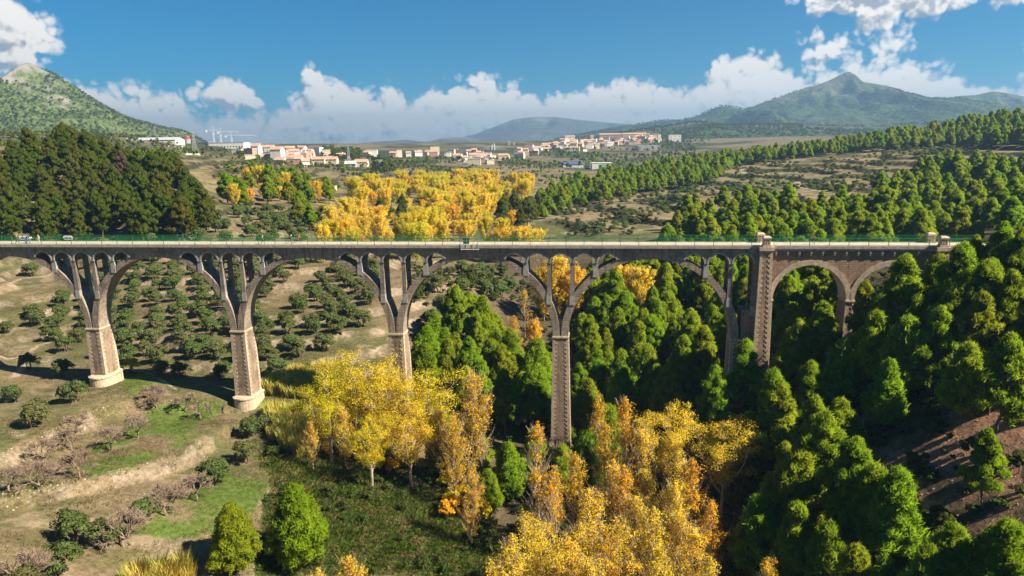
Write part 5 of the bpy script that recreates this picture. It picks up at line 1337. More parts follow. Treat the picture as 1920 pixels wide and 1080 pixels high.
def rocks(seed):
    r = np.random.default_rng(seed); v = rvec(r, 9)*np.array([.5, .4, .3])*(0.7+.5*r.random((9, 1)))
    import bmesh
    bm = bmesh.new(); [bm.verts.new(p) for p in v]; bmesh.ops.convex_hull(bm, input=bm.verts)
    me = bpy.data.meshes.new('stone'); bm.to_mesh(me); bm.free(); me.materials.append(M['stone']); return me
M['stone'] = simple_mat('limestone', (0.30, 0.235, 0.165), 0.95, 0.3, 3); M['red_stone'] = simple_mat('red_stone', (0.33, 0.20, 0.135), 0.95, 0.3, 3)
rk = [rocks(141), rocks(142), rocks(143)]
def on_bank(x, y, px, py):
    m = np.zeros(len(x), bool)
    for pl, dz in BANKS: m |= np.abs(poly_dist(x, y, pl)) < 1.3
    return m
cover('stones', 'loose stones along the pale dry banks of the orchard terraces', rk, [LEFT[0]], (-95, -20), (60, 130), 0.6, .15, .55, 51, on_bank)
rk2 = [m.copy() for m in rk]
for m in rk2: m.materials[0] = M['red_stone']
cover('rubble', 'stones and clods on the bare red slope', rk2, AREA['red'], (25, 90), (55, 120), 0.9, .15, .5, 53, lambda x, y, px, py: fbm(x, y, 6, 3, 61) > 0.42)

xs, ys, gs, px, py = scatter_pts(20, 480, 290, 660, 3.2, polys(FT[0]), 1, 0.5, 57)
_h, _s, ri, _w = raw_h(xs, ys); k = (ri > 0.35) & (fbm(xs, ys, 22, 3, 67) > 0.42)
P = np.stack([xs[k], ys[k], gs[k]], 1); hh = 0.35+0.45*r5.random(len(P))
instance_scatter('terrace_scrub', 'scrub growing along the edges of the hillside terraces', [(c, None) for c, t in SHAPE['shrub']+SHAPE['olive'][:1]], P, np.stack([hh, hh, hh*.9], 1), r5.random(len(P))*6.28, 5)
# ------------------------------------------------------------------ the town across the valley
M['wall_white'] = simple_mat('white_render', (0.66, 0.62, 0.56), 0.9, 0.1, 0.3)
M['wall_cream'] = simple_mat('cream_render', (0.54, 0.45, 0.33), 0.9, 0.1, 0.3)
M['wall_pink'] = simple_mat('pink_brick', (0.42, 0.245, 0.185), 0.9, 0.12, 0.3)
M['wall_grey'] = simple_mat('grey_render', (0.34, 0.33, 0.32), 0.9, 0.1, 0.3)
M['roof_tile'] = simple_mat('clay_tile_roof', (0.40, 0.25, 0.175), 0.9, 0.2, 0.5)
M['roof_grey'] = simple_mat('grey_sheet_roof', (0.36, 0.375, 0.39), 0.6, 0.1, 0.3)
M['roof_pale'] = simple_mat('pale_flat_roof', (0.50, 0.46, 0.41), 0.9, 0.1, 0.3)
M['glass'] = simple_mat('dark_window_glass', (0.03, 0.04, 0.05), 0.15, 0.2, 1.0, 0.0, 0.0, 'Object', 0.5)
M['blue_panel'] = simple_mat('blue_grey_panels', (0.07, 0.10, 0.20), 0.4, 0.2, 0.5)
M['red_cap'] = simple_mat('red_painted_tank', (0.30, 0.04, 0.04), 0.6, 0.15, 0.5)
M['white_steel'] = simple_mat('white_painted_steel', (0.72, 0.72, 0.70), 0.5, 0.08, 0.5)
M['sign_green'] = simple_mat('green_sign_paint', (0.02, 0.24, 0.13), 0.6, 0.1, 0.5)
def building(name, label, cat, x, y, w, d, h, rot=0.0, wall='wall_white', roof='roof_tile', kind='gable', win=(0, 0), group=None, z=None, door=False):
    z = gz(x, y) if z is None else z
    t = thing(name, label, cat, (x, y, z), rot, group)
    b = MB(); b.box(-w/2, w/2, -d/2, d/2, -6, h)
    if kind == 'gable':
        rh = min(d*0.28, 3.2)
        b.add([(-w/2, -d/2, h), (-w/2, d/2, h), (-w/2, 0, h+rh), (w/2, -d/2, h), (w/2, d/2, h), (w/2, 0, h+rh)], [(0, 2, 1), (3, 4, 5)])
        link('wall', b.mesh('wall', (M[wall],)), t)
        r = MB(); e = 0.5; k = rh/(d/2)
        for s in (-1, 1):
            yo = s*(d/2+e); zo = h-e*k
            q = [(-w/2-e, yo, zo), (w/2+e, yo, zo), (w/2+e, 0, h+rh), (-w/2-e, 0, h+rh)]
            q2 = [(a, b_, c+0.3) for a, b_, c in q]
            r.add(q+q2, [(0, 1, 2, 3), (7, 6, 5, 4), (0, 4, 5, 1), (2, 6, 7, 3), (0, 3, 7, 4), (1, 5, 6, 2)])
        link('roof', r.mesh('roof', (M[roof],)), t)
    else:
        link('wall', b.mesh('wall', (M[wall],)), t)
        r = MB(); r.box(-w/2-0.3, w/2+0.3, -d/2-0.3, d/2+0.3, h+0.003, h+0.5); link('roof', r.mesh('roof', (M[roof],)), t)
    nx, nz = win
    if nx:
        wm = MB(); ww = min(1.6, w/nx*0.5); wm.box(-ww/2, ww/2, -0.06, 0.25, 0, 1.7); me = wm.mesh('window', (M['glass'],))
        for i in range(nx):
            for j in range(nz):
                link('window', me, t, (-w/2+w*(i+0.5)/nx, -d/2, 1.0+(h-0.6)*j/nz))
    return t
def fit(px0, px1, pyb, pyt, Y):
    """width, height and place of a building from its outline in the photo at distance Y"""
    a = at(px0, pyb, Y); b = at(px1, pyb, Y); c = at((px0+px1)/2, pyt, Y)
    return (a[0]+b[0])/2, Y, b[0]-a[0], c[2]-a[2], a[2]
BL = [  # name, category, px0, px1, base, top, Y, depth, wall, roof, kind, windows, label
 ('warehouse', 'warehouse', 232, 330, 275, 258, 900, 26, 'wall_white', 'roof_grey', 'gable', (0, 0), 'long grey roofed warehouse above the dark pine wood at the mountain foot'),
 ('warehouse', 'warehouse', 262, 284, 278, 269, 880, 10, 'wall_white', 'roof_pale', 'flat', (0, 0), 'small white shed in front of the long grey roofed warehouse'),
 ('house', 'house', 291, 313, 296, 282, 760, 9, 'wall_white', 'roof_pale', 'gable', (4, 1), 'white gabled house with four dark windows below the long warehouse'),
 ('house', 'house', 313, 346, 296, 287, 762, 9, 'wall_white', 'roof_pale', 'flat', (5, 1), 'low white house attached right of the gabled one'),
 ('house', 'house', 286, 300, 281, 273, 840, 8, 'wall_cream', 'roof_pale', 'flat', (2, 1), 'first of four cream terrace villas in front of the warehouse'),
 ('house', 'house', 303, 316, 281, 273, 842, 8, 'wall_cream', 'roof_pale', 'flat', (2, 1), 'second of four cream terrace villas in front of the warehouse'),
 ('house', 'house', 318, 328, 280, 273, 844, 8, 'wall_cream', 'roof_pale', 'flat', (2, 1), 'third of four cream terrace villas in front of the warehouse'),
 ('house', 'house', 331, 341, 280, 273, 846, 8, 'wall_cream', 'roof_pale', 'flat', (2, 1), 'fourth of four cream terrace villas in front of the warehouse'),
 ('house', 'house', 352, 371, 298, 288, 740, 9, 'wall_white', 'roof_pale', 'gable', (2, 1), 'white house with slanting pale roof right of the pine wood top'),
 ('house', 'house', 369, 382, 312, 301, 700, 8, 'wall_pink', 'roof_tile', 'gable', (1, 1), 'brick coloured house at the right edge of the dark pine wood'),
 ('house', 'house', 386, 408, 311, 301, 690, 8, 'wall_white', 'roof_tile', 'gable', (3, 1), 'white house with small windows next to the brick coloured one'),
 ('shed', 'shed', 352, 370, 334, 326, 600, 7, 'wall_cream', 'roof_pale', 'flat', (1, 1), 'cream shed on the dry field below the brick coloured house'),
 ('factory', 'factory', 392, 457, 278, 267, 1000, 26, 'wall_white', 'roof_grey', 'flat', (12, 1), 'long white factory with a row of windows under the tower cranes'),
 ('factory', 'factory', 373, 391, 279, 266, 1010, 22, 'blue_panel', 'roof_grey', 'flat', (4, 2), 'dark glazed factory block left of the white factory'),
 ('house', 'house', 458, 486, 280, 269, 1040, 14, 'wall_cream', 'roof_tile', 'gable', (5, 1), 'cream house with pink tiled roof next to the white factory'),
 ('house', 'house', 484, 512, 285, 272, 1030, 13, 'wall_white', 'roof_tile', 'gable', (4, 1), 'white house with pink tiled roof, second from the white factory'),
 ('house', 'house', 513, 550, 284, 275, 1060, 12, 'wall_cream', 'roof_tile', 'gable', (6, 1), 'long cream house with orange roof left of the chapel'),
 ('house', 'house', 545, 566, 292, 280, 1020, 10, 'wall_white', 'roof_pale', 'flat', (2, 2), 'white block house left of the chapel'),
 ('chapel', 'chapel', 568, 588, 296, 284, 1000, 10, 'wall_cream', 'roof_tile', 'gable', (2, 1), 'cream chapel with a small bell tower at the plateau edge'),
 ('house', 'house', 584, 608, 303, 294, 900, 12, 'wall_cream', 'roof_tile', 'gable', (3, 1), 'house with broad hipped brown roof left of the barns'),
 ('house', 'house', 609, 631, 303, 294, 905, 12, 'wall_cream', 'roof_tile', 'gable', (3, 1), 'house with broad brown roof, twin of the one left of it'),
 ('house', 'house', 570, 588, 314, 304, 830, 9, 'wall_cream', 'roof_tile', 'gable', (2, 1), 'small ochre farmhouse beside the cypress hedge'),
 ('barn', 'barn', 646, 666, 313, 302, 860, 12, 'wall_grey', 'roof_pale', 'gable', (1, 1), 'grey barn with rounded front below the big dark trees'),
 ('barn', 'barn', 664, 688, 308, 299, 870, 14, 'wall_cream', 'roof_tile', 'gable', (1, 1), 'long barn with pinkish roof right of the grey barn'),
 ('house', 'house', 703, 716, 310, 300, 900, 10, 'wall_white', 'roof_pale', 'flat', (1, 1), 'white house right of the barns'),
 ('house', 'house', 672, 712, 297, 291, 1150, 14, 'wall_white', 'roof_tile', 'gable', (8, 1), 'long white row house with red roofs behind the barns'),
 ('apartment_block', 'apartment block', 846, 858, 290, 278, 1450, 14, 'wall_pink', 'roof_pale', 'flat', (3, 4), 'pink tower block rising over the town centre'),
 ('apartment_block', 'apartment block', 824, 846, 296, 285, 1420, 16, 'wall_pink', 'roof_pale', 'flat', (5, 3), 'broad pink apartment block left of the pink tower block'),
 ('warehouse', 'warehouse', 831, 851, 302, 295, 1250, 18, 'wall_white', 'roof_grey', 'flat', (0, 0), 'warehouse with dark front below the pink tower block'),
 ('house', 'house', 925, 940, 310, 300, 1120, 10, 'wall_cream', 'roof_tile', 'gable', (3, 2), 'cream farmhouse with six dark windows below the white bridge pylon'),
 ('house', 'house', 940, 956, 313, 305, 1110, 10, 'wall_pink', 'roof_tile', 'gable', (2, 1), 'pink house right of the cream farmhouse'),
 ('warehouse', 'warehouse', 974, 1003, 320, 310, 1000, 18, 'wall_white', 'roof_pale', 'flat', (0, 0), 'white flat roofed warehouse right of the farmhouses, by the yellow trees'),
 ('warehouse', 'warehouse', 1056, 1094, 318, 304, 1010, 22, 'wall_white', 'blue_panel', 'gable', (5, 1), 'white hall with blue panelled roof left of the supermarket'),
 ('supermarket', 'supermarket', 1110, 1149, 320, 305.5, 990, 30, 'wall_white', 'roof_pale', 'flat', (0, 0), 'white supermarket box with a green sign on its wall'),
 ('warehouse', 'warehouse', 1196, 1237, 285, 273, 1500, 40, 'roof_grey', 'roof_pale', 'flat', (0, 0), 'big pale blue grey warehouse alone on the hillside'),
 ('house', 'house', 1254, 1277, 262, 252, 1700, 12, 'wall_white', 'roof_pale', 'flat', (3, 2), 'white villa at the right end of the hillside town'),
 ('factory', 'factory', 990, 1040, 289, 282, 1700, 16, 'wall_white', 'roof_pale', 'flat', (10, 1), 'long low white factory below the old town'),
 ('factory', 'factory', 972, 1000, 297, 290, 1600, 16, 'wall_grey', 'roof_pale', 'flat', (6, 1), 'grey factory behind the cable bridge deck'),
 ('house', 'house', 597, 614, 363, 353, 480, 6, 'wall_white', 'roof_pale', 'flat', (1, 1), 'small white hut at the edge of the golden wood'),
 ('ruin', 'ruin', 616, 628, 360, 349, 482, 6, 'wall_cream', 'wall_cream', 'flat', (0, 0), 'ruined stone house right of the small white hut'),
 ('house', 'house', 0, 28, 283, 271, 800, 10, 'wall_white', 'roof_pale', 'flat', (4, 1), 'white house at the left picture edge over the pine wood'),
 ('house', 'house', 55, 80, 281, 273, 820, 9, 'wall_cream', 'roof_pale', 'flat', (3, 1), 'cream house peeping over the pine wood near the left edge'),
 ('house', 'house', 1060, 1078, 262, 254, 1850, 14, 'wall_white', 'roof_tile', 'gable', (3, 2), 'white house on top of the hillside town, left of the long flats'),
 ('apartment_block', 'apartment block', 1124, 1165, 259, 250, 1950, 14, 'wall_pink', 'roof_tile', 'gable', (12, 2), 'long pink apartment row on the crest of the hillside town, left one'),
 ('apartment_block', 'apartment block', 1167, 1212, 258, 249, 1960, 14, 'wall_cream', 'roof_tile', 'gable', (12, 2), 'long cream apartment row on the crest of the hillside town, right one'),
 ('apartment_block', 'apartment block', 1132, 1150, 267, 257, 1850, 14, 'wall_pink', 'roof_pale', 'flat', (5, 3), 'pink apartment block below the crest rows'),
 ('apartment_block', 'apartment block', 1152, 1178, 267, 258, 1840, 14, 'wall_grey', 'roof_pale', 'flat', (7, 3), 'grey apartment block in the middle below the crest rows'),
 ('apartment_block', 'apartment block', 1184, 1213, 266, 255, 1840, 14, 'wall_cream', 'roof_pale', 'flat', (7, 3), 'cream apartment block at the right below the crest rows'),
]
SITES = []
for nm, cat, a, b, pb, pt, Y, d, wl, rf, kd, wn, lab in BL:
    x, y, w, h, z = fit(a, b, pb, pt, Y)
    rh = min(d*0.28, 3.2) if kd == 'gable' else 0.5
    t = building(nm, lab, cat, x, y+d/2, w, d, max(2.4, h-rh), 0.0, wl, rf, kd, wn, None, z); SITES.append((x, y+d/2))
    if nm == 'supermarket':
        s = MB(); s.box(-4.5, 4.5, -d/2-0.35, -d/2-0.05, h*0.32, h*0.80); link('sign', s.mesh('sign', (M['sign_green'],)), t)
        s = MB(); s.box(-3.2, 3.2, -d/2-0.45, -d/2-0.36, h*0.52, h*0.62); link('sign_band', s.mesh('sign_band', (M['white_steel'],)), t)
    if nm == 'chapel':
        s = MB(); s.box(-w/2-0.2, -w/2+4, -d/2-0.3, -d/2+4, 0, h+3); s.frustum((-w/2-0.2, -w/2+4, -d/2-0.3, -d/2+4), (-w/2+1.8, -w/2+2, -d/2+1.8, -d/2+2), h+3.002, h+5.5)
        link('bell_tower', s.mesh('bell_tower', (M['wall_cream'],)), t)
# pink terrace of row houses, each a house
for k in range(8):
    x, y, w, h, z = fit(722+k*9.9, 731.6+k*9.9, 301, 290, 1330)
    building('row_house', f'pink row house in the long terrace at the town edge, {ORD[k]} from its left end', 'house', x, y, w, 12, h-2.2, 0, 'wall_pink', 'roof_tile', 'gable', (2, 2), 'row houses of the pink terrace', z); SITES.append((x, y))
# the many small houses of the town
C1 = [(640, 296), (700, 288), (850, 284), (905, 287), (932, 292), (925, 303), (870, 303), (840, 290), (700, 291), (668, 296)]
C2 = [(935, 296), (960, 284), (1000, 276), (1060, 266), (1120, 262), (1215, 258), (1240, 256), (1236, 264), (1130, 272), (1110, 282), (1040, 279), (1000, 288), (960, 296)]
C3 = [(0, 262), (120, 270), (250, 284), (380, 292), (420, 282), (560, 286), (640, 290), (640, 302), (560, 306), (420, 306), (330, 300), (0, 284)]
xs, ys, gs, px, py = scatter_pts(-760, 620, 750, 2500, 18, polys(C1, C2, C3), 4, 0.42, 55)
k = np.array([min(np.hypot(x-a, y-b) for a, b in SITES) > 17 for x, y in zip(xs, ys)])
xs, ys, gs, px = xs[k], ys[k], gs[k], px[k]
o = np.random.default_rng(4).permutation(len(xs))[:290]; o = o[np.argsort(np.hypot(xs[o], ys[o]))]
for z_, nm in enumerate(('left of the bridge pylon', 'right of the bridge pylon')):
    i = o[(px[o] < 930) == (z_ == 0)]
    labs = row_labels(xs[i], ys[i], '{row}, {pos} from the left', 14)
    for q, lab in zip(i, labs):
        wl = ['wall_white', 'wall_white', 'wall_white', 'wall_cream', 'wall_pink', 'wall_cream'][rng.integers(6)]; fl = rng.random() < 0.5
        cw = {'wall_white': 'white', 'wall_cream': 'cream', 'wall_pink': 'pink'}[wl]
        hh = 5.5+(10*rng.random() if rng.random() < .3 else 3*rng.random())
        building('house', f'{cw} house {nm}, {lab}', 'house', xs[q], ys[q], 8+5*rng.random()+(7 if rng.random() < .2 else 0), 8+3*rng.random(), hh, (rng.random()-.5)*0.9, wl, 'roof_pale' if fl else 'roof_tile', 'flat' if fl else 'gable', (0, 0), 'houses of the town', gs[q]-0.5)
# church towers
for (px_, pb, pt, lab) in ((955, 281, 264, 'slender stone church tower over the old town'), (964, 280, 266, 'domed church tower right of the slender one')):
    x, y, w, h, z = fit(px_-1.4, px_+1.4, pb, pt, 1800)
    t = thing('church_tower', lab, 'church tower', (x, y, z))
    b = MB(); b.box(-w/2, w/2, -w/2, w/2, -5, h*0.75); b.box(-w/2-.3, w/2+.3, -w/2-.3, w/2+.3, h*0.75+.002, h*0.79); b.box(-w*.35, w*.35, -w*.35, w*.35, h*0.79+.002, h*0.9)
    link('shaft', b.mesh('shaft', (M['wall_cream'],)), t); b = MB(); b.frustum((-w*.38, w*.38, -w*.38, w*.38), (-.1, .1, -.1, .1), h*0.9+.002, h); link('spire', b.mesh('spire', (M['roof_tile'],)), t)
# cable stayed bridge
x, y, w, h, z = fit(921, 929, 300, 271, 1450)
cb = thing('cable_stayed_bridge', 'white cable stayed road bridge with twin legged pylon beyond the farmhouses', 'bridge', (x, y, z))
b = MB(); b.frustum((-w/2-1, -w/2+1.4, -2, 2), (-w*.18-1, -w*.18+1, -1.5, 1.5), -8, h); link('pylon_leg', b.mesh('pylon_leg', (M['white_steel'],)), cb)
b = MB(); b.frustum((w/2-1.4, w/2+1, -2, 2), (w*.30-1, w*.30+1.2, -1.5, 1.5), -8, h+2); link('pylon_leg', b.mesh('pylon_leg', (M['white_steel'],)), cb)
b = MB(); b.box(-w*.3, w*.34, -1.2, 1.2, h*.86, h*.92); link('crossbeam', b.mesh('crossbeam', (M['white_steel'],)), cb)
b = MB(); b.box(-60, 165, -6, 6, -0.8, 1.2); link('deck', b.mesh('deck', (M['wall_grey'],)), cb)
for k in range(8):
    for s in (1, -1):
        if s < 0 and k > 4: continue
        b = MB(); b.bar((w*.2*s, 0, h*(0.96-0.04*k)), (s*(14+10*(7-k)), 0, 1.2), 0.22); link('cable', b.mesh('cable', (M['white_steel'],)), cb)
# tower cranes over the factory
for px_, pb, pt, jl, jr, lab in ((402, 267, 247, -14, 8, 'tower crane with short jib over the white factory, leftmost'), (415, 267, 250, -6, 34, 'tower crane in the middle over the white factory'), (435, 267, 257, -12, 44, 'tower crane with long pale jib over the white factory, rightmost')):
    x, y, w, h, z = fit(px_-.7, px_+.7, pb, pt, 1080); h += 6
    t = thing('tower_crane', lab, 'crane', (x, y, z-4))
    b = MB()
    for sx in (-1, 1):
        for sy in (-1, 1): b.bar((sx*.8, sy*.8, 0), (sx*.8, sy*.8, h), 0.14)
    for k in range(int(h/2)): b.bar((-.8, -.8, k*2), (.8, -.8, k*2+2), 0.09); b.bar((.8, .8, k*2), (-.8, .8, k*2+2), 0.09)
    link('mast', b.mesh('mast', (M['white_steel'],)), t)
    b = MB(); s = 1080/1280
    for zz in (h, h+1.3): b.bar((jl*s, 0, zz), (jr*s, 0, h+0.3 if zz > h else h), 0.22)
    for k in range(8): b.bar((jr*s*k/8, 0, h), (jr*s*(k+.5)/8, 0, h+1.2), 0.1)
    b.bar((0, 0, h), (0, 0, h+6), .2); b.bar((0, 0, h+6), (jr*s*.7, 0, h+.8), .09); b.bar((0, 0, h+6), (jl*s, 0, h+1), .09); link('jib', b.mesh('jib', (M['white_steel'],)), t)
    b = MB(); b.box(jl*s, jl*s+2.2, -1, 1, h-2.4, h-.1); link('counterweight', b.mesh('counterweight', (M['white_steel'],)), t)
# lattice power pylons
for px_, pb, pt, Y, lab in ((367, 296, 247, 720, 'tall lattice power pylon at the right end of the dark pine wood'), (292, 262, 238, 1250, 'lattice power pylon on the mountain foot above the long warehouse'), (223, 262, 236, 1300, 'lattice power pylon on the wooded mountain slope'), (655, 312, 272, 850, 'thin lattice mast in front of the big dark trees')):
    x, y, w, h, z = fit(px_-3, px_+3, pb, pt, Y)
    t = thing('power_pylon', lab, 'pylon', (x, y, z)); b = MB(); n = 9; wb, wt = h*.085, h*.015
    P_ = lambda sx, sy, q: (sx*(wb+(wt-wb)*q), sy*(wb+(wt-wb)*q), h*q)
    for sx in (-1, 1):
        for sy in (-1, 1): b.bar(P_(sx, sy, 0), P_(sx, sy, 1), 0.16)
    for k in range(n):
        for sy in (-1, 1): b.bar(P_(-1, sy, k/n), P_(1, sy, (k+1)/n), 0.09); b.bar(P_(1, sy, k/n), P_(-1, sy, (k+1)/n), 0.09)
    link('tower', b.mesh('tower', (M['steel'],)), t)
    for q in (.74, .85, .96):
        b = MB(); b.bar((-h*.12, 0, h*q), (h*.12, 0, h*q), .16); b.bar((-h*.12, 0, h*q), (0, 0, h*(q+.035)), .1); b.bar((h*.12, 0, h*q), (0, 0, h*(q+.035)), .1); link('cross_arm', b.mesh('cross_arm', (M['steel'],)), t)
# water tank with red cap
x, y, w, h, z = fit(346, 358, 272, 255, 1000)
t = thing('water_tank', 'round water tank with a dark red cap right of the long warehouse', 'water tank', (x, y, z))
def cyl(r0, r1, z0, z1, n=16):
    v = [(r*cos(2*pi*k/n), r*sin(2*pi*k/n), zz) for r, zz in ((r0, z0), (r1, z1)) for k in range(n)]
    return v, [(k, (k+1) % n, n+(k+1) % n, n+k) for k in range(n)]+[tuple(range(n))[::-1], tuple(range(n, 2*n))]
b = MB(); b.add(*cyl(w*.42, w*.5, -5, h*.66)); link('tank', b.mesh('tank', (M['wall_grey'],)), t)
b = MB(); b.add(*cyl(w*.54, w*.2, h*.66+.003, h)); link('cap', b.mesh('cap', (M['red_cap'],)), t)
# --- trees of the town and the far slopes, too far to count
def lowtree(seed, H, R, mat, n=16, nper=26, size=.9): return sh_round(seed, H, R, mat, n, nper, size, False)[0]
townsh = [lowtree(201, 7, 3.2, 'shrub'), lowtree(202, 9, 3, 'pine_dark'), lowtree(203, 6, 3.4, 'pine'), lowtree(204, 7, 2.6, 'olive')]
for nm, lab, regs, xr, yr, sp, keepv, sc in (
    ('town_trees', 'trees between the houses of the town and on its slopes', [[(560, 296), (660, 292), (860, 296), (930, 292), (1000, 282), (1120, 270), (1300, 246), (1330, 262), (1300, 290), (1150, 312), (1050, 312), (940, 300), (700, 306), (600, 312)]], (-620, 900), (820, 2600), 17, 0.52, (.7, .6)),
    ('far_trees', 'scattered trees and scrub on the dry plateau and fields', [[(0, 225), (120, 235), (340, 262), (360, 290), (200, 290), (0, 285)], [(340, 268), (560, 285), (1000, 305), (1090, 325), (1000, 345), (760, 325), (640, 345), (420, 360), (380, 330)]], (-1000, 140), (480, 1300), 9.5, np.nan, (.35, .5)),
    ('dark_grove', 'clump of big dark trees on the plateau above the barns', [[(600, 282), (672, 276), (676, 296), (600, 298)], [(570, 345), (600, 342), (605, 358), (565, 360)], [(700, 300), (735, 305), (745, 325), (700, 318)]], (-330, -40), (430, 1200), 9, .9, (.9, .8))):
    xs, ys, gs, px, py = scatter_pts(*xr, *yr, sp, polys(*regs), 4, 0.5, 61)
    k = fbm(xs, ys, 70 if nm != 'far_trees' else 45, 3, 63) < (np.where(px < 345, 0.66, 0.46) if nm == 'far_trees' else keepv)
    k &= np.array([min(np.hypot(x-a, y-b) for a, b in SITES) > 13 for x, y in zip(xs, ys)])
    xs, ys, gs = xs[k], ys[k], gs[k]; r = np.random.default_rng(67); s = sc[0]+sc[1]*r.random(len(xs))
    instance_scatter(nm, lab, [(m, None) for m in (townsh[:2] if nm == 'dark_grove' else townsh)], np.stack([xs, ys, gs], 1), np.stack([s, s, s], 1), r.random(len(xs))*6.28, 3)
# trees on the mountains' flanks
def clothe(name, label, objs, n, smin, smax, shapes, test, seed):
    r = np.random.default_rng(seed); Ps = []
    for o_ in objs:
        v = np.empty(len(o_.data.vertices)*3, np.float32); o_.data.vertices.foreach_get('co', v); v = v.reshape(-1, 3)
        nv = len(v); i = r.integers(0, nv-1, n*6); w = r.random((n*6, 1)); j = np.minimum(i+1, nv-1)
        p = v[i]*(1-w)+v[j]*w; p = p[np.abs(v[i]-v[j]).max(1) < 60]
        px, py = project(p[:, 0], p[:, 1], p[:, 2]); p = p[(px > -150) & (px < 2070) & test(p, px, py)]; Ps.append(p[:n])
    P = np.concatenate(Ps); s = smin+(smax-smin)*r.random(len(P))
    instance_scatter(name, label, [(m, None) for m in shapes], P, np.stack([s*1.2, s*1.2, s], 1), r.random(len(P))*6.28, seed)
mts = [o for o in COL.objects if o.name.startswith('mountain')]; hil = [o for o in COL.objects if o.name.startswith('hill')]
mts.sort(key=lambda o: o.name)
clothe('mountain_scrub', 'pines and scrub on the flank of the near left mountain', [mts[0]], 9000, .5, 1.3, [townsh[1], townsh[2], townsh[0]], lambda p, px, py: (fbm(p[:, 0], p[:, 1], 130, 4, 71) < 0.56-0.14*sstep(p[:, 2], 200, 330)), 73)
clothe('hill_forest', 'dark forest on the low hills in front of the right mountain', [hil[0]], 7000, .8, 1.5, [townsh[1], townsh[0]], lambda p, px, py: (fbm(p[:, 0], p[:, 1], 220, 4, 75) < 0.55), 77)
clothe('mountain_forest', 'pine forest on the flanks of the right mountain', [mts[1]], 11000, 0.8, 1.7, [townsh[1], townsh[0]], lambda p, px, py: (fbm(p[:, 0], p[:, 1], 420, 4, 79) < 0.52-0.12*sstep(p[:, 2], 250, 470)), 81)
# ------------------------------------------------------------------ people, bicycles and boards on the deck
M['skin'] = simple_mat('skin', (0.42, 0.26, 0.18), 0.7, 0.05, 4)
def cloth(nm, c): 
    if nm not in M: M[nm] = simple_mat(nm, c, 0.9, 0.15, 6)
    return nm
for nm, c in (('navy_cloth', (0.03, 0.05, 0.12)), ('blue_cloth', (0.05, 0.14, 0.34)), ('white_cloth', (0.66, 0.65, 0.62)), ('black_cloth', (0.025, 0.025, 0.03)), ('rust_cloth', (0.36, 0.10, 0.05)), ('red_cloth', (0.42, 0.05, 0.04)), ('pink_cloth', (0.58, 0.42, 0.38)), ('grey_cloth', (0.22, 0.23, 0.24)), ('teal_cloth', (0.10, 0.20, 0.20)), ('hair_dark', (0.03, 0.02, 0.015)), ('hair_fair', (0.30, 0.17, 0.07)), ('rubber', (0.02, 0.02, 0.02))): cloth(nm, c)
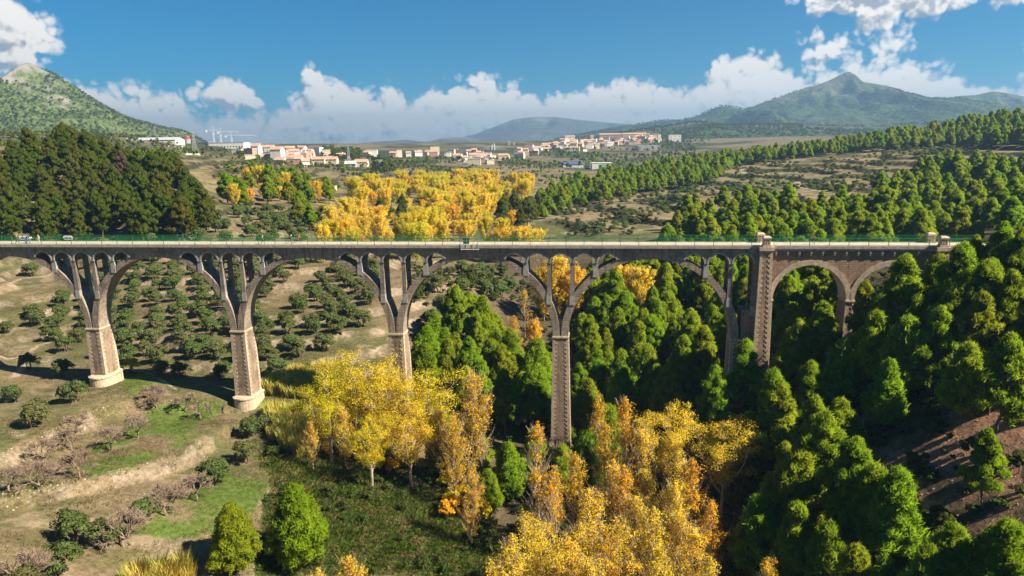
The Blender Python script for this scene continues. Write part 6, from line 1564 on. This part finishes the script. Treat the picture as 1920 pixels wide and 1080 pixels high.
def person(label, loc, rot, pose, top, legs, hair='hair_dark', sleeves=True, bare_legs=False, scale=1.0, group='people on the viaduct deck'):
    """one skinned body; pose gives joints in metres (x right, y ahead, z up)"""
    J = dict(pelvis=(0, 0, .95), spine=(0, .01, 1.15), chest=(0, .02, 1.36), neck=(0, .02, 1.5), head=(0, .04, 1.60), crown=(0, .03, 1.70),
             sl=(-.19, .01, 1.42), el=(-.24, -.02, 1.14), wl=(-.24, .08, .90), sr=(.19, .01, 1.42), er=(.24, -.02, 1.14), wr=(.24, .08, .90),
             hl=(-.10, 0, .92), kl=(-.11, .04, .50), al=(-.11, -.02, .09), tl=(-.12, .16, .03), hr=(.10, 0, .92), kr=(.11, .04, .50), ar=(.11, -.02, .09), tr=(.12, .16, .03))
    J.update(pose)
    V = []; R = []; E = []; idx = {}
    def v(k, r): idx[k] = len(V); V.append(J[k]); R.append(r)
    for k, r in (('pelvis', .145), ('spine', .125), ('chest', .15), ('neck', .058), ('head', .095), ('crown', .075), ('sl', .068), ('el', .045), ('wl', .033), ('sr', .068), ('er', .045), ('wr', .033), ('hl', .10), ('kl', .062), ('al', .042), ('tl', .035), ('hr', .10), ('kr', .062), ('ar', .042), ('tr', .035)): v(k, r)
    for a, b in (('pelvis', 'spine'), ('spine', 'chest'), ('chest', 'neck'), ('neck', 'head'), ('head', 'crown'), ('chest', 'sl'), ('sl', 'el'), ('el', 'wl'), ('chest', 'sr'), ('sr', 'er'), ('er', 'wr'), ('pelvis', 'hl'), ('hl', 'kl'), ('kl', 'al'), ('al', 'tl'), ('pelvis', 'hr'), ('hr', 'kr'), ('kr', 'ar'), ('ar', 'tr')): E.append((idx[a], idx[b]))
    # nose
    h = np.array(J['head']); V.append(tuple(h+np.array([0, .115, -.01]))); R.append(.016); E.append((idx['head'], len(V)-1))
    for s, w, e in ((-1, 'wl', 'el'), (1, 'wr', 'er')):      # palm, four fingers and a thumb
        W = np.array(J[w]); d = W-np.array(J[e]); d /= np.linalg.norm(d); sd = np.cross(d, (1, 0, 0)); sd /= np.linalg.norm(sd)+1e-6
        V.append(tuple(W+d*.07)); R.append(.03); pi_ = len(V)-1; E.append((idx[w], pi_))
        for k, L in enumerate((.07, .08, .075, .06)):
            a = W+d*.09+sd*(k-1.5)*.021; V.append(tuple(a)); R.append(.010); E.append((pi_, len(V)-1)); V.append(tuple(a+d*L+np.array([-s*.02, 0, 0]))); R.append(.008); E.append((len(V)-2, len(V)-1))
        V.append(tuple(W+d*.05+sd*-.045)); R.append(.011); E.append((idx[w], len(V)-1)); V.append(tuple(W+d*.09+sd*-.06)); R.append(.009); E.append((len(V)-2, len(V)-1))
    me = bpy.data.meshes.new('body'); me.from_pydata(V, E, [])
    tmp = bpy.data.objects.new('body_shape', me); COL.objects.link(tmp)
    sk = tmp.modifiers.new('skin', 'SKIN'); sk.use_smooth_shade = True
    for k, d in enumerate(me.skin_vertices[0].data): d.radius = (R[k], R[k]*(0.75 if k in (0, 1, 2) else 1)); d.use_root = (k == 0)
    tmp.modifiers.new('sub', 'SUBSURF').levels = 1
    dg = bpy.context.evaluated_depsgraph_get(); ev = tmp.evaluated_get(dg)
    body = bpy.data.meshes.new_from_object(ev, depsgraph=dg); bpy.data.objects.remove(tmp)
    for m in (M['skin'], M[top], M[legs], M['rubber']): body.materials.append(m)
    names = list(idx); JP = np.array([J[k] for k in names])
    seg = {'head': 0, 'crown': 0, 'neck': 0, 'wl': 0, 'wr': 0, 'chest': 1, 'spine': 1, 'sl': 1, 'sr': 1, 'el': 1 if sleeves else 0, 'er': 1 if sleeves else 0, 'pelvis': 2, 'hl': 2, 'hr': 2, 'kl': 0 if bare_legs else 2, 'kr': 0 if bare_legs else 2, 'al': 0 if bare_legs else 2, 'ar': 0 if bare_legs else 2, 'tl': 3, 'tr': 3}
    for p in body.polygons:
        p.material_index = seg[names[int(np.argmin(((JP-np.array(p.center))**2).sum(1)))]]; p.use_smooth = True
    t = thing('person', label, 'person', loc, rot, group); t.scale = (scale,)*3
    link('body', body, t)
    hb = MB(); c = np.array(J['head'])*.45+np.array(J['crown'])*.55; n = 10; vs = []
    for q in range(5):
        for k in range(n):
            th = q/4*1.75; a = 2*pi*k/n; vs.append(c+np.array([.102*sin(th)*cos(a), .108*sin(th)*sin(a)-.018, .105*cos(th)+.012]))
    hb.add(vs, [(q*n+k, q*n+(k+1) % n, (q+1)*n+(k+1) % n, (q+1)*n+k) for q in range(4) for k in range(n)])
    link('hair', hb.mesh('hair', (M[hair],), True), t)
    return t
ZD = 43.652
def deck_at(px, v): return tuple(bpt(bu(px), v, ZD))
walk = dict(kl=(-.10, .20, .52), al=(-.10, .30, .10), tl=(-.11, .46, .06), kr=(.10, -.02, .50), ar=(.10, -.34, .14), tr=(.11, -.22, .04), el=(-.25, -.16, 1.16), wl=(-.23, -.22, .93), er=(.25, .12, 1.16), wr=(.22, .28, 1.0))
run = dict(kl=(-.10, .34, .66), al=(-.10, .10, .36), tl=(-.11, .22, .26), kr=(.10, .02, .50), ar=(.10, -.18, .10), tr=(.11, -.04, .03), el=(-.27, -.24, 1.22), wl=(-.20, -.06, 1.06), er=(.27, .10, 1.18), wr=(.18, .30, 1.24), head=(0, .12, 1.60), crown=(0, .12, 1.70), neck=(0, .08, 1.5), chest=(0, .06, 1.36))
lean = dict(spine=(0, .10, 1.12), chest=(0, .24, 1.28), neck=(0, .36, 1.38), head=(0, .46, 1.44), crown=(0, .50, 1.54), sl=(-.19, .26, 1.33), sr=(.19, .26, 1.33), el=(-.23, .40, 1.10), wl=(-.20, .60, 1.02), er=(.23, .40, 1.10), wr=(.20, .60, 1.02))
ride = dict(pelvis=(0, -.12, .98), spine=(0, .0, 1.14), chest=(0, .16, 1.30), neck=(0, .28, 1.42), head=(0, .37, 1.50), crown=(0, .38, 1.60), sl=(-.19, .18, 1.35), sr=(.19, .18, 1.35), el=(-.25, .34, 1.16), wl=(-.24, .52, 1.06), er=(.25, .34, 1.16), wr=(.24, .52, 1.06), hl=(-.10, -.10, .94), hr=(.10, -.10, .94), kl=(-.11, .24, .72), al=(-.12, .10, .33), tl=(-.12, .25, .27), kr=(.11, .26, .84), ar=(.12, .12, .56), tr=(.12, .27, .50))
D = BROT; along, back = D-pi/2, D+pi/2
def bicycle(label, loc, rot, col):
    t = thing('bicycle', label, 'bicycle', loc, rot, 'bicycles on the viaduct deck')
    def wheel(y):
        b = MB(); n = 20; R0 = .335
        for k in range(n):
            a0, a1 = 2*pi*k/n, 2*pi*(k+1)/n; b.bar((0, y+R0*cos(a0), R0+R0*sin(a0)), (0, y+R0*cos(a1), R0+R0*sin(a1)), .022)
            if k % 2 == 0: b.bar((0, y, R0), (0, y+R0*cos(a0), R0+R0*sin(a0)), .004, n=3)
        return b
    for y in (-.5, .55): link('wheel', wheel(y).mesh('wheel', (M['rubber'],)), t)
    b = MB()
    for p, q in (((0, -.5, .335), (0, -.05, .30)), ((0, -.05, .30), (0, -.18, .82)), ((0, -.18, .80), (0, .38, .84)), ((0, -.05, .30), (0, .40, .78)), ((0, -.5, .335), (0, -.17, .78)), ((0, .38, .88), (0, .55, .335))): b.bar(p, q, .02, n=6)
    link('frame', b.mesh('frame', (M[col],)), t)
    b = MB(); b.bar((0, .38, .86), (0, .42, 1.0), .016); b.bar((-.26, .48, 1.02), (.26, .48, 1.02), .016); link('handlebar', b.mesh('handlebar', (M['rubber'],)), t)
    b = MB(); b.frustum((-.07, .07, -.32, -.06), (-.06, .06, -.32, -.06), .84, .89); link('saddle', b.mesh('saddle', (M['rubber'],)), t)
person('person walking along the deck in dark jacket and black trousers, alone above the second pier', deck_at(489, 1.0), along, walk, 'teal_cloth', 'black_cloth', 'hair_fair')
bicycle('bicycle under the rider in the white cap', deck_at(536, 2.0), along, 'grey_cloth'); person('rider with white cap and dark clothes bent over a bicycle', deck_at(536, 2.0), along, ride, 'navy_cloth', 'black_cloth', 'white_cloth')
bicycle('bicycle under the rider in the rust red jacket', deck_at(549, 2.6), along, 'black_cloth'); person('rider in a rust red jacket bent over a bicycle', deck_at(549, 2.6), along, ride, 'rust_cloth', 'rust_cloth', 'hair_fair')
person('runner in a red shirt and black shorts on the deck above the first masonry arch', deck_at(1530, 1.2), back, run, 'red_cloth', 'black_cloth', 'hair_dark', False, True)
person('person in pale pink clothes standing a little apart at the right of the group', deck_at(63, 1.6), D+pi, {}, 'pink_cloth', 'white_cloth', 'hair_fair')
person('person in white shirt and grey trousers leaning forward, second from the right', deck_at(51, 0.9), along, lean, 'white_cloth', 'grey_cloth')
person('person in blue jacket and blue trousers bending over in the middle of the group', deck_at(41, 1.2), back, lean, 'blue_cloth', 'blue_cloth', 'hair_dark')
person('person in navy clothes behind the one in blue in the group', deck_at(36, 2.2), along, lean, 'navy_cloth', 'blue_cloth', 'hair_fair')
person('person in black with fair hair walking, leftmost of the group by the white board', deck_at(28, 0.8), along, walk, 'black_cloth', 'black_cloth', 'hair_fair')
for px_, txt, lab in ((101, 'ABOA', 'white board with dark painted letters hung on the far railing, right one'), (16, 'ABRS', 'white board with dark painted letters hung on the far railing behind the group of people')):
    t = thing('sign_board', lab, 'sign', tuple(bpt(bu(px_)-0.1, 4.16, 43.76)), BROT, 'white boards on the railing')
    b = MB(); w, h, c = 1.02, .86, .24
    o_ = [(-w+c, 0.25), (w-c*.3, 0.25), (w, 0.45), (w, h), (w-c, h+.2), (-w+c, h+.2), (-w, h), (-w, .55)]
    vs = [(x, 0.0, z) for x, z in o_]+[(x, .03, z) for x, z in o_]; n = len(o_)
    b.add(vs, [tuple(range(n)), tuple(range(n, 2*n))[::-1]]+[(k, n+k, n+(k+1) % n, (k+1) % n) for k in range(n)])
    link('board', b.mesh('board', (M['white_cloth'],)), t)
    fd = bpy.data.curves.new('lettering', 'FONT'); fd.body = txt; fd.size = .62; fd.align_x = 'CENTER'; fd.extrude = .004; fd.offset = .012
    fo = bpy.data.objects.new('lettering', fd); COL.objects.link(fo); dg = bpy.context.evaluated_depsgraph_get(); lm = bpy.data.meshes.new_from_object(fo.evaluated_get(dg), depsgraph=dg); bpy.data.objects.remove(fo)
    lm.materials.append(M['black_cloth']); lo = link('lettering', lm, t, (0, -0.012, .42)); lo.rotation_euler = (pi/2, 0, 0)
